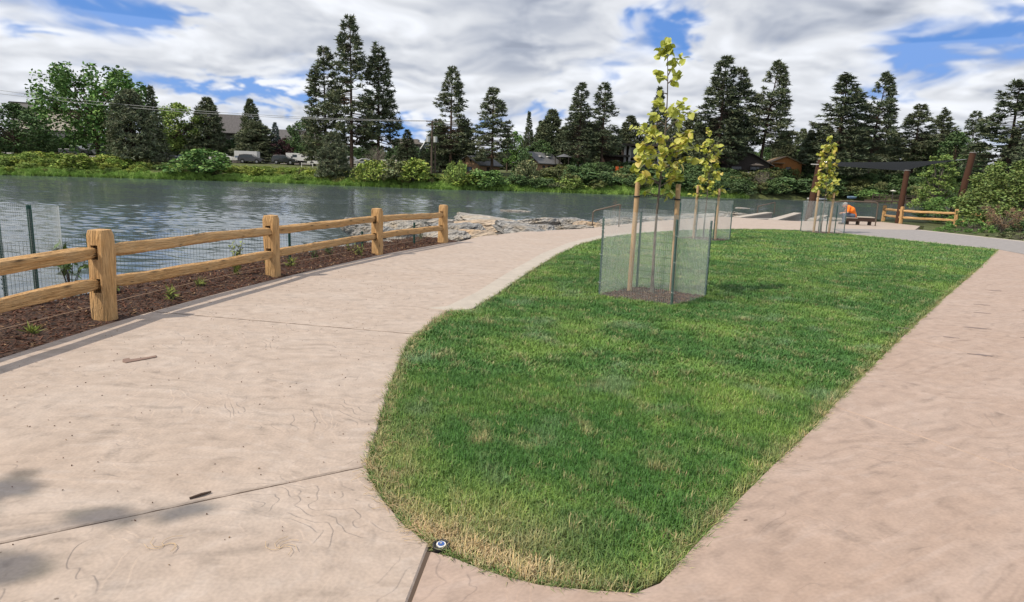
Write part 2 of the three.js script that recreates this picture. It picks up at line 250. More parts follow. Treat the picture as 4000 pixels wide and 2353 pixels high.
// ---------------------------------------------------------------- lawn soil and turf
{ const s = struct(mesh('lawn_soil', slab(lawn, .1, 0, 0, -.03), M.soil), 'soil under the lawn'); }
const guards = [[2.03, -9.55, .80, .12], [5.9, -20.9, .83, .06], [12.05, -26.4, .80, -.25]]; // wire guards round the saplings: centre, half diagonal, turn
const corners = ([x, z, r, t]) => [0, 1, 2, 3].map(k => [x + r * Math.sin(t + k * Math.PI / 2), z + r * Math.cos(t + k * Math.PI / 2)]);
function edgeDist(P, x, z) { let d = 9; for (let i = 0, j = P.length - 1; i < P.length; j = i++) { const [a, b] = P[j], [c, e] = P[i], vx = c - a, vz = e - b, t = clamp(((x - a) * vx + (z - b) * vz) / (vx * vx + vz * vz)); d = Math.min(d, Math.hypot(x - a - vx * t, z - b - vz * t)); } return d; }
{
  const rnd = mulberry(5);
  const tuft = (nb, h, w, spread) => { const m = new MB(); for (let k = 0; k < nb; k++) {
    const a = rnd() * 6.283, r = Math.sqrt(rnd()) * spread, x = Math.cos(a) * r, z = Math.sin(a) * r, la = rnd() * 6.283, ln = (.15 + rnd() * .75) * h, hh = h * (.55 + rnd() * .6), wd = w * (.7 + rnd() * .6), px = -Math.sin(la) * wd / 2, pz = Math.cos(la) * wd / 2, s = .78 + rnd() * .5, c = [s * (.92 + rnd() * .25), s, s * (.85 + rnd() * .3)];
    const b0 = V(x - px, 0, z - pz), b1 = V(x + px, 0, z + pz), mx = x + Math.cos(la) * ln * .35, mz = z + Math.sin(la) * ln * .35, m0 = V(mx - px * .8, hh * .6, mz - pz * .8), m1 = V(mx + px * .8, hh * .6, mz + pz * .8), t = V(x + Math.cos(la) * ln, hh * (1 - .25 * ln / h), z + Math.sin(la) * ln);
    m.quad(b0, b1, m1, m0, c); m.tri(m0, m1, t, c); } return m.geo(); };
  const gm = new THREE.MeshPhysicalMaterial({ color: 0xffffff, vertexColors: true, roughness: .62, side: THREE.DoubleSide, transmission: .12, thickness: 0 });
  const gm2 = new THREE.MeshStandardMaterial({ color: 0xffffff, vertexColors: true, roughness: .6, side: THREE.DoubleSide });
  const cuts = guards.map(corners), spots = [[], [], []];
  const bands = [[-2.2, -5.2, .027, 0], [-5.2, -9, .036, 1], [-9, -15, .055, 1], [-15, -28, .085, 2]];
  for (const [z0, z1, st, v] of bands) for (let z = z0; z > z1; z -= st) for (let x = -1; x < 15.2; x += st) {
    const X = x + (rnd() - .5) * st * 1.3, Z = z + (rnd() - .5) * st * 1.3; if (!inPoly(lawn, X, Z) || cuts.some(c => inPoly(c, X, Z))) continue;
    const e = z0 > -10 ? edgeDist(lawn, X, Z) : 9; if (e < .018 && rnd() < .6) continue;
    spots[v].push([X, Z, e]);
  }
  const geos = [tuft(15, .062, .0034, .026), tuft(14, .066, .0048, .036), tuft(14, .072, .009, .075)];
  const edge = []; { const L = lawn.concat([lawn[0]]); for (let i = 0; i < L.length - 1; i++) { const [a, b] = L[i], [x, z] = L[i + 1], l = Math.hypot(x - a, z - b), far = Math.min(b, z) < -16; if (far && Math.max(b, z) < -20) continue; const n = Math.round(l * (b > -7 ? 85 : 45)); for (let k = 0; k < n; k++) { const t = rnd(), q = rnd() * .03 - .002, nx = (z - b) / l, nz = -(x - a) / l, X = lerp(a, x, t), Z = lerp(b, z, t), sg = inPoly(lawn, X + nx * .05, Z + nz * .05) ? -1 : 1; if (pn(X * 6, Z * 6) < -.25) continue; edge.push([X - nx * sg * q, Z - nz * sg * q, nx * sg, nz * sg]); } } }
  const I = new THREE.Matrix4(), Q = new THREE.Quaternion(), up = V(0, 1, 0), c = new THREE.Color();
  const root = new THREE.Group(); root.name = 'lawn_grass'; scene.add(root); tag(root, 'short green lawn grass with straw patches', 'grass', null, 'stuff');
  spots.forEach((S, v) => {
    const im = new THREE.InstancedMesh(geos[v], gm2, S.length); im.name = ['grass', 'grass_mid', 'grass_far'][v]; im.name = 'grass'; im.castShadow = im.receiveShadow = true;
    S.forEach(([x, z, e], i) => {
      const n = fbm(x * .9 + 4, z * .9, 3), n2 = fbm(x * 2.7, z * 2.7 + 7, 3), n3 = pn(x * 9, z * 9);
      const seam = Math.min(Math.abs(((x * .82 - z * .57) / .62 + n2 * .35 + 50) % 1 - .5)) < .035 ? 1 : 0;     // joints between strips of sod
      const hs = (.72 + rnd() * .5) * (1 + n2 * .45), s = 1 + rnd() * .3;
      Q.setFromAxisAngle(up, rnd() * 6.283); I.compose(V(x, g(z) - .030, z), Q, V(s, hs, s)); im.setMatrixAt(i, I);
      let dry = clamp(n2 * 2.0 + n3 * .5 - .55) * .7 * (.5 + rnd()) + (rnd() < .045 ? .5 : 0) + seam * .35 * rnd();
      dry += (1 - ss(.02, .10, e)) * (.15 + .6 * rnd() * rnd());
      const tip = Math.exp(-(Math.pow((x + .12) / .42, 2) + Math.pow((z + 2.62) / .40, 2))), tip2 = Math.exp(-(Math.pow((x + .62) / .16, 2) + Math.pow((z + 3.5) / .7, 2)));
      dry += tip * (.35 + .75 * rnd()) * ss(-.5, .3, n2 + .3) * (e < .16 ? 1.5 : .6) + tip2 * .45 * rnd();
      dry = clamp(dry);
      const lush = ss(-.55, .25, n + n2 * .4 + n3 * .2), blue = ss(.12, .45, fbm(x * 1.7 - 3, z * 1.7, 3));
      let r = lerp(.145, .048, lush), gg = lerp(.262, .150, lush), b = lerp(.045, .024, lush);
      r = lerp(r, .16, blue * .6); gg = lerp(gg, .26, blue * .6); b = lerp(b, .13, blue * .6);
      r = lerp(r, .46, dry); gg = lerp(gg, .385, dry); b = lerp(b, .215, dry);
      const k = .85 + rnd() * .35; im.setColorAt(i, c.setRGB(r * k, gg * k, b * k));
    });
    root.add(im);
  });
  { const im = new THREE.InstancedMesh(tuft(9, .072, .0036, .014), gm2, edge.length); im.name = 'grass'; im.castShadow = im.receiveShadow = true; const T = new THREE.Quaternion();
    edge.forEach(([x, z, nx, nz], i) => { T.setFromAxisAngle(V(nz, 0, -nx), .25 + rnd() * .75); Q.setFromAxisAngle(up, rnd() * 6.283); I.compose(V(x, g(z) - .028, z), T.clone().multiply(Q), V(1, .6 + rnd() * .7, 1)); im.setMatrixAt(i, I); const d = rnd() < .4 ? .35 + rnd() * .6 : rnd() * .2, k = .8 + rnd() * .4; im.setColorAt(i, c.setRGB(lerp(.08, .46, d) * k, lerp(.18, .385, d) * k, lerp(.03, .215, d) * k)); }); root.add(im); }
}

// ---------------------------------------------------------------- near bank: gravel slope, mulch bed, river
function offsetLine(A, w) { return A.map(([x, z], i) => { const p = A[Math.max(0, i - 1)], q = A[Math.min(A.length - 1, i + 1)], dx = q[0] - p[0], dz = q[1] - p[1], l = Math.hypot(dx, dz); return [x + dz / l * w, z - dx / l * w]; }); }
function resample(A, st) { const o = []; for (let i = 0; i < A.length - 1; i++) { const [a, b] = A[i], [c, d] = A[i + 1], n = Math.max(1, Math.round(Math.hypot(c - a, d - b) / st)); for (let k = 0; k < n; k++) o.push([lerp(a, c, k / n), lerp(b, d, k / n)]); } o.push(A[A.length - 1]); return o; }
function stripGeo(A, offs, hf) { // grid mesh along a line: offsets in metres, hf(x, z, w) gives the height
  const m = new MB(), L = resample(A, A.st || .25), rows = offs.map(w => offsetLine(L, w)); let acc = 0; const n = L.length;
  rows.forEach((r, k) => { r.forEach(([x, z]) => m.vert(x, hf(x, z, offs[k]), z, 0, 1, 0, x, z)); });
  for (let k = 0; k < rows.length - 1; k++) for (let i = 0; i < n - 1; i++) { const a = k * n + i, b = a + n; m.i.push(a, a + 1, b, a + 1, b + 1, b); }
  const q = m.geo(); q.computeVertexNormals(); return q;
}
const shore = [...outer, [12.3, -39.5], [13.6, -41.5]]; shore.st = .5;
{ const hf = (x, z, w) => { const n = fbm(x * .8, z * .8, 3) * .25 + fbm(x * 3, z * 3, 3) * .09; return w < .2 ? g(Math.max(z, -42)) - .14 : w < 2 ? g(Math.max(z, -42)) - .16 - w * .03 + n * .3 : lerp(g(Math.max(z, -42)) - .2, -1.7, ss(1.7, 4.6, w)) + n; };
  struct(mesh('riverbank', stripGeo(shore, [.06, .2, .8, 1.4, 1.8, 2.2, 2.6, 3.0, 3.4, 3.8, 4.3, 5, 6, 9], hf), M.gravel), 'gravelly bank sloping down to the river'); }
const bedLine = outer.slice(0, 9); bedLine.st = .06;
const bedOffs = []; for (let w = .02; w < 1.75; w += .06) bedOffs.push(w);
const bedH = (x, z, w) => g(z) - .015 + (fbm(x * 2.2, z * 2.2, 3) * .05 + fbm(x * 9, z * 9, 3) * .035 + pn(x * 30, z * 30) * .012) * ss(0, .15, w) + Math.sin(clamp(w / 1.7) * Math.PI) * .05 - ss(1.3, 1.75, w) * .22;
struct(mesh('mulch_bed', stripGeo(bedLine, bedOffs, bedH), M.mulch), 'dark brown bark mulch bed along the fence');
function shards(name, spots, seed, label, h = .012, len = .05) { // loose splinters of bark
  const rnd = mulberry(seed), m = new MB(); m.box(0, 0, 0, len, Math.min(.006, len * .5), Math.min(.010, len * .7)); const c = new THREE.Color(), I = new THREE.Matrix4(), E = new THREE.Euler();
  const im = new THREE.InstancedMesh(m.geo(), mat(1, 1, 1, .95), spots.length); im.name = numbered(name); im.castShadow = im.receiveShadow = true; scene.add(im); tag(im, label, 'bark chips', null, 'stuff');
  spots.forEach(([x, y, z], i) => { E.set((rnd() - .5) * .9, rnd() * 6.28, (rnd() - .5) * .9); I.compose(V(x, y + h * rnd(), z), new THREE.Quaternion().setFromEuler(E), V(.3 + rnd() * 1.3, .6 + rnd(), .5 + rnd() * 1.1)); im.setMatrixAt(i, I); const k = .5 + rnd() * 1.1, y2 = rnd() < .12; c.setRGB(y2 ? .22 : .082 * k, y2 ? .14 : .036 * k, y2 ? .08 : .022 * k); im.setColorAt(i, c); });
}
{ const rnd = mulberry(77), L = resample(bedLine, .06), sp = []; for (let k = 0; k < 16000; k++) { const w = .03 + rnd() * 1.6, i = Math.floor(rnd() * (L.length - 2)) + 1, dx = L[i + 1][0] - L[i - 1][0], dz = L[i + 1][1] - L[i - 1][1], l = Math.hypot(dx, dz), x = L[i][0] + dz / l * w, z = L[i][1] - dx / l * w; if (z > -4) continue; sp.push([x, bedH(x, z, w), z]); }
  shards('bark_chips', sp, 78, 'loose splinters of brown bark mulch along the fence'); }
// the river: wind waves as real relief, finer towards the near shore
{
  const wave = (x, z) => { const gust = .45 + .75 * ss(-.35, .4, fbm(x * .035 + 2, z * .07, 3)), w = fbm(x * .12, z * .2, 2) * 1.4, X = x + z * .22, Z = z - x * .16;
    return gust * (.040 * fbm(X * .42 + w, Z * .95 + w, 3, 0, 4) + .020 * (1 - 2.4 * Math.abs(pn(X * .9 + w * 2, Z * 2.1, 0, 9))) + .013 * pn(X * 2.3 + w, Z * 4.8, 0, 14)) + .0045 * pn(X * 4, Z * 8.5, 0, 19); };
  const m = new MB(), zs = [], nc = 560; for (let d = 4; d < 131;) { zs.push(d); d += .10 + .0021 * d; }
  for (const d of zs) for (let i = 0; i <= nc; i++) { const s = i / nc * 2 - 1, x = (s * .62 + s * s * s * .75) * (d + 9), z = -d; m.vert(x, WATER + wave(x, z), z, 0, 1, 0, x, z); }
  for (let k = 0; k < zs.length - 1; k++) for (let i = 0; i < nc; i++) { const a = k * (nc + 1) + i, b = a + nc + 1; m.i.push(a, a + 1, b, a + 1, b + 1, b); }
  const q = m.geo(); q.deleteAttribute('color'); q.computeVertexNormals();
  M.water = new THREE.MeshPhysicalMaterial({ color: lin(.072, .096, .106), roughness: .11, ior: 1.33 });
  struct(mesh('river', q, M.water), 'wind-rippled grey-green river');
}
// ---------------------------------------------------------------- far bank terrain
const bankPts = [[-400, -70], [-140, -88], [-77, -101.3], [-67.8, -106], [-56, -110.2], [-41.9, -113], [-24.2, -109.6], [-10.8, -107], [2.1, -112.2], [14.3, -113], [20, -115.3], [30.4, -117.9], [39.1, -116.5], [53.6, -122.5], [65, -123.4], [80, -124], [120, -122], [400, -115]];
function bankZ(x) { for (let i = 0; i < bankPts.length - 1; i++) if (x <= bankPts[i + 1][0]) { const t = clamp((x - bankPts[i][0]) / (bankPts[i + 1][0] - bankPts[i][0])); return lerp(bankPts[i][1], bankPts[i + 1][1], t); } return -115; }
const prof = (P, d) => { for (let i = 0; i < P.length - 1; i++) if (d <= P[i + 1][0]) return lerp(P[i][1], P[i + 1][1], clamp((d - P[i][0]) / (P[i + 1][0] - P[i][0]))); return P[P.length - 1][1]; };
const PL = [[-6, -2], [0, -1.15], [1.2, -.55], [9, .3], [18, 1.3], [26, 1.9], [34, 2.1], [60, 2.6], [2000, 10]], PR = [[-6, -2], [0, -1.15], [1.5, -.4], [6, .9], [12, 2.5], [20, 3.3], [30, 3.8], [2000, 12]];
function terrain(x, z) { const d = bankZ(x) - z, t = ss(-6, 14, x); return lerp(prof(PL, d), prof(PR, d), t) + (d > .5 ? fbm(x * .08, z * .08, 3) * .35 : 0); }
{ const m = new MB(), xs = [], ds = [-5, -2, 0, .6, 1.2, 2.5, 4, 6, 9, 12, 15, 18, 22, 26, 30, 36, 45, 60, 100, 300, 2000]; for (let x = -400; x <= 400; x += Math.abs(x) < 110 ? 2.5 : 15) xs.push(x);
  ds.forEach(d => xs.forEach(x => { const X = d > 100 ? x * d / 100 : x, z = bankZ(x) - d; m.vert(X, terrain(x, z), z, 0, 1, 0, X, z); }));
  const n = xs.length; for (let k = 0; k < ds.length - 1; k++) for (let i = 0; i < n - 1; i++) { const a = k * n + i, b = a + n; m.i.push(a, a + 1, b, a + 1, b + 1, b); }
  const q = m.geo(); q.computeVertexNormals(); struct(mesh('far_bank', q, M.turf), 'grassy far bank rising behind the river'); }
// road on the far bank, and the ground behind the viewer
{ const A = [[-140, -128], [-100, -140], [-70, -146], [-40, -147], [-18, -146]]; A.st = 2; struct(mesh('road', stripGeo(A, [-3.4, 0, 3.4], (x, z) => terrain(x, z) + .12), M.asphalt), 'road with parked cars across the river'); }
{ const bedR = [[16.2, 6], [18.9, -12], [19.6, -20], [19.25, -25.06], [18.75, -31.0], [21.4, -35.3], [21.4, -39.2], [23, -43], [30, -50], [45, -60], [90, -72], [160, -80], [160, 6]]; struct(mesh('planting_bed', slab(bedR, 2.2, 0, 0, -.01), M.turf), 'weedy ground beside the asphalt path'); }
// ---------------------------------------------------------------- trees and shrubs
const barkMap = tex(256, 512, (u, v) => { const w = fbm(u * 6, v * 6, 3, 6, 4), n = fbm(u * 14 + w, v * 8 + w, 4, 0, 6), s = .75 + n * .9; return [s, s, s]; });
M.bark = mat(.115, .075, .055, .95, { map: barkMap, bumpMap: barkMap, bumpScale: .05 });
M.barkGrey = mat(.17, .15, .125, .95, { map: barkMap });
const leafMat = (r, gg, b, rough = .8) => mat(r, gg, b, rough, { vertexColors: true });
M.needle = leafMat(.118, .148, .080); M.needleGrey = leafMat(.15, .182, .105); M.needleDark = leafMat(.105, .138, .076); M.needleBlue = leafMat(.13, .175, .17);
M.leafDark = leafMat(.072, .135, .045); M.leaf = leafMat(.12, .235, .058); M.leafLight = leafMat(.19, .28, .065); M.leafYellow = leafMat(.22, .30, .055); M.leafPurple = leafMat(.06, .024, .03); M.leafOlive = leafMat(.16, .19, .09); M.leafBrown = leafMat(.20, .135, .085); M.twig = mat(.22, .19, .165, .95);
const onSphere = r => { const z = r() * 2 - 1, a = r() * 6.283, q = Math.sqrt(1 - z * z); return V(q * Math.cos(a), z, q * Math.sin(a)); };
// a needle-bearing tree 10 m high, 1 m crown radius at scale 1 (scaled when it is placed)
function conifer(seed, o) {
  const rnd = mulberry(seed), H = o.h, trunk = new MB(), crown = new MB(), pts = [], rad = [];
  const bend = (rnd() - .5) * .02 * H; const P = t => V(Math.sin(t * 3 + seed) * bend * t + (o.lean || 0) * t * H, t * H, Math.cos(t * 2.3 + seed) * bend * t);
  for (let k = 0; k <= 8; k++) { pts.push(P(k / 8)); rad.push(H * .0125 * (1 - k / 8 * .93) * (o.fat || 1)); }
  trunk.tube(pts, rad, 7);
  const n = o.n, prof = o.prof;
  for (let k = 0; k < n; k++) {
    const t = o.t0 + (1 - o.t0) * Math.pow((k + rnd()) / n, .9), c = P(t), az = rnd() * 6.283, gapN = vn3(Math.cos(az) * 1.3 + seed * 3, t * 9, Math.sin(az) * 1.3, seed);
    if (gapN < (o.gap || .3)) continue;
    const L = o.r * prof((t - o.t0) / (1 - o.t0)) * (.62 + .62 * gapN) * (.8 + rnd() * .35) + .12; if (t > .99) continue;
    const dir = V(Math.cos(az), 0, Math.sin(az)), droop = lerp(o.droop, o.rise, t), tip = c.clone().addScaledVector(dir, L).add(V(0, L * droop, 0)), mid = c.clone().lerp(tip, .5).add(V(0, -L * .06, 0));
    trunk.tube([c, mid, tip], [H * .0030 * (1.15 - t) + .012, H * .0018 * (1.15 - t) + .009, .007], 3, undefined, false);
    const m = Math.max(2, Math.round(L * o.dens + rnd()));
    for (let q = 0; q < m; q++) {
      const s = o.inner + (1 - o.inner) * Math.sqrt((q + rnd()) / m), side = (rnd() - .5) * L * .55 * s * (o.wide || 1), b = c.clone().lerp(tip, s).add(V(-dir.z * side, (rnd() - .35) * .28 * o.tuft * 2, dir.x * side)), sh = .66 + rnd() * .6, col = [sh * (.9 + rnd() * .25), sh, sh * (.85 + rnd() * .3)];
      for (let j = 0; j < o.blades; j++) { const d = onSphere(rnd); d.y = d.y * .8 + .3; d.addScaledVector(dir, .5).normalize(); const len = o.tuft * (.65 + rnd() * .6), w = o.bw * (.7 + rnd() * .6), sd = d.clone().cross(onSphere(rnd)).normalize().multiplyScalar(w); crown.tri(b.clone().add(sd), b.clone().sub(sd), b.clone().addScaledVector(d, len), col); }
    }
  }
  return { trunk: trunk.geo(), crown: crown.geo(), H, R: o.r };
}
const ponderosa = t => (t < .12 ? .55 + t * 3.2 : 1) * Math.pow(1 - t, .72) + .05, cone = t => Math.pow(1 - t, .95), dome = t => Math.sqrt(clamp(1 - Math.pow(t * 1.02 - .12, 2) * 1.15)) * .95 * Math.pow(1 - t, .25);
const pineO = { h: 20, r: 3.4, t0: .2, n: 320, gap: .29, droop: -.25, rise: .38, dens: 2.6, inner: .38, tuft: .50, bw: .08, blades: 8, prof: ponderosa };
const PINES = [conifer(1, pineO), conifer(2, { ...pineO, n: 380, t0: .10 }), conifer(3, { ...pineO, gap: .33, t0: .2, n: 360 }), conifer(4, { ...pineO, gap: .30, t0: .28, n: 360, lean: .03 }), conifer(14, { ...pineO, gap: .36, t0: .18, n: 380, r: 3.0 })];
const SPRUCE = [conifer(5, { h: 12, r: 2.3, t0: .03, n: 380, gap: .14, droop: -.3, rise: .25, dens: 3.4, inner: .35, tuft: .34, bw: .06, blades: 7, prof: cone, wide: 1.2 }), conifer(6, { h: 12, r: 2.6, t0: .05, n: 330, gap: .2, droop: -.2, rise: .3, dens: 3.0, inner: .3, tuft: .40, bw: .075, blades: 7, prof: t => Math.pow(1 - t, .8), wide: 1.2 })];
const BUSHPINE = [conifer(7, { h: 10, r: 3.2, t0: .06, n: 420, gap: .16, droop: -.02, rise: .55, dens: 2.9, inner: .35, tuft: .42, bw: .075, blades: 8, prof: dome, wide: 1.1 }), conifer(8, { h: 10, r: 3.0, t0: .04, n: 420, gap: .2, droop: .05, rise: .6, dens: 2.9, inner: .35, tuft: .40, bw: .07, blades: 8, prof: t => dome(t) * (1 - t * .35), wide: 1.1 })];
function broadleaf(seed, o) { // crown of many small leaf faces gathered on limbs and lobes
  const rnd = mulberry(seed), trunk = new MB(), crown = new MB(), H = o.h, fork = H * o.fork;
  trunk.tube([V(0, 0, 0), V(.05, fork * .5, .04), V(0, fork, 0), V(.1, H * .6, 0)], [H * .022, H * .017, H * .014, H * .006], 7);
  for (let k = 0; k < o.lobes; k++) {
    const a = k * 2.4 + rnd() * .7, t = (k + .5) / o.lobes, y = lerp(o.y0, o.y1, Math.pow(t, o.bias || 1)) * H, rr = o.r * o.prof(t) * (.45 + rnd() * .6), c = V(Math.cos(a) * rr, y, Math.sin(a) * rr), s = o.size * H * (.7 + rnd() * .6) * (1.1 - t * .45);
    trunk.tube([V(0, lerp(fork, y, .35), 0), V(c.x * .5, lerp(fork, y, .7), c.z * .5), c], [H * .009, H * .006, H * .002], 4, undefined, false);
    const shade = .8 + rnd() * .4;
    for (let q = 0; q < o.leaves; q++) {
      const d = onSphere(rnd), rad = Math.pow(rnd(), .42), p = c.clone().add(V(d.x * s, d.y * s * o.tall, d.z * s).multiplyScalar(rad * (.75 + .5 * vn3(d.x * 2 + k, d.y * 2, d.z * 2, seed)))); if (p.y < .02 * H) continue;
      const nrm = onSphere(rnd).add(V(0, .5, 0)).addScaledVector(d, .4).normalize(), u = nrm.clone().cross(onSphere(rnd)).normalize(), v = nrm.clone().cross(u), L = o.leaf * (.6 + rnd() * .8), w = L * .55, sh = shade * (.68 + rnd() * .62), col = [sh * (.85 + rnd() * .35), sh, sh * (.8 + rnd() * .35)];
      crown.tri(p.clone().addScaledVector(u, -L * .5), p.clone().addScaledVector(v, w * .5), p.clone().addScaledVector(u, L * .5), col);
      if (o.two !== false) crown.tri(p.clone().addScaledVector(u, -L * .5), p.clone().addScaledVector(u, L * .5), p.clone().addScaledVector(v, -w * .5).addScaledVector(nrm, L * .15), col);
    }
  }
  return { trunk: trunk.geo(), crown: crown.geo(), H, R: o.r };
}
const oval = t => Math.sqrt(clamp(1 - Math.pow(2 * t - .85, 2))) , bl = { h: 10, r: 3.6, fork: .22, lobes: 34, y0: .2, y1: .93, size: .125, tall: .85, leaves: 190, leaf: .34, prof: oval };
const BROAD = [broadleaf(21, bl), broadleaf(22, { ...bl, lobes: 40, size: .115 }), broadleaf(23, { ...bl, r: 3.8, size: .10, tall: 2.1, lobes: 48, y0: .17, y1: .86, bias: .9, prof: t => oval(t * .85) * 1.05 })];
const sh0 = { h: 2, r: .95, fork: .1, lobes: 16, y0: .22, y1: .82, size: .20, tall: .9, leaves: 110, leaf: .16, prof: t => Math.sqrt(1 - t * t * .8) };
const SHRUB = [broadleaf(31, sh0), broadleaf(32, { ...sh0, lobes: 13, size: .17, tall: 1.5, r: .7 }), broadleaf(33, { ...sh0, lobes: 20, r: 1.2, y1: .7 })];
function bareTree(seed, h, r, n) { const rnd = mulberry(seed), m = new MB(), grow = (p, d, L, rad, k) => { const e = p.clone().addScaledVector(d, L); m.tube([p, e], [rad, rad * .65], 4, undefined, false); if (k) for (let j = 0; j < 3; j++) { const q = d.clone().add(onSphere(rnd).multiplyScalar(.75)).add(V(0, .25, 0)).normalize(); grow(p.clone().lerp(e, .5 + rnd() * .5), q, L * (.5 + rnd() * .3), rad * .55, k - 1); } };
  for (let k = 0; k < n; k++) grow(V((rnd() - .5) * .4, 0, (rnd() - .5) * .4), V((rnd() - .5) * r, 1, (rnd() - .5) * r).normalize(), h * .45, h * .013, 4); return { trunk: m.geo(), H: h }; }
const BARE = [bareTree(41, 6, .7, 4), bareTree(42, 8, .25, 1)];
function plantTree(kind, src, material, label, cat, x, z, top, width, o = {}) { // top: height of the tip above datum, width: crown width
  const y = (o.y ?? terrain(x, z)) - .1, t = thing(kind, label, cat, [x, y, z], o.turn ?? (x * 7.3 + z) % 6.28, o.group), sy = (top - y) / src.H, sx = src.R ? width / 2 / src.R * (o.full || (src.H === 20 ? 1.22 : 1.08)) : sy;
  mesh('trunk', src.trunk, o.bark || M.bark, t); if (src.crown) mesh('crown', src.crown, material, t); t.scale.set(sx, sy, sx); if (o.tilt) t.rotation.z = o.tilt; return t;
}
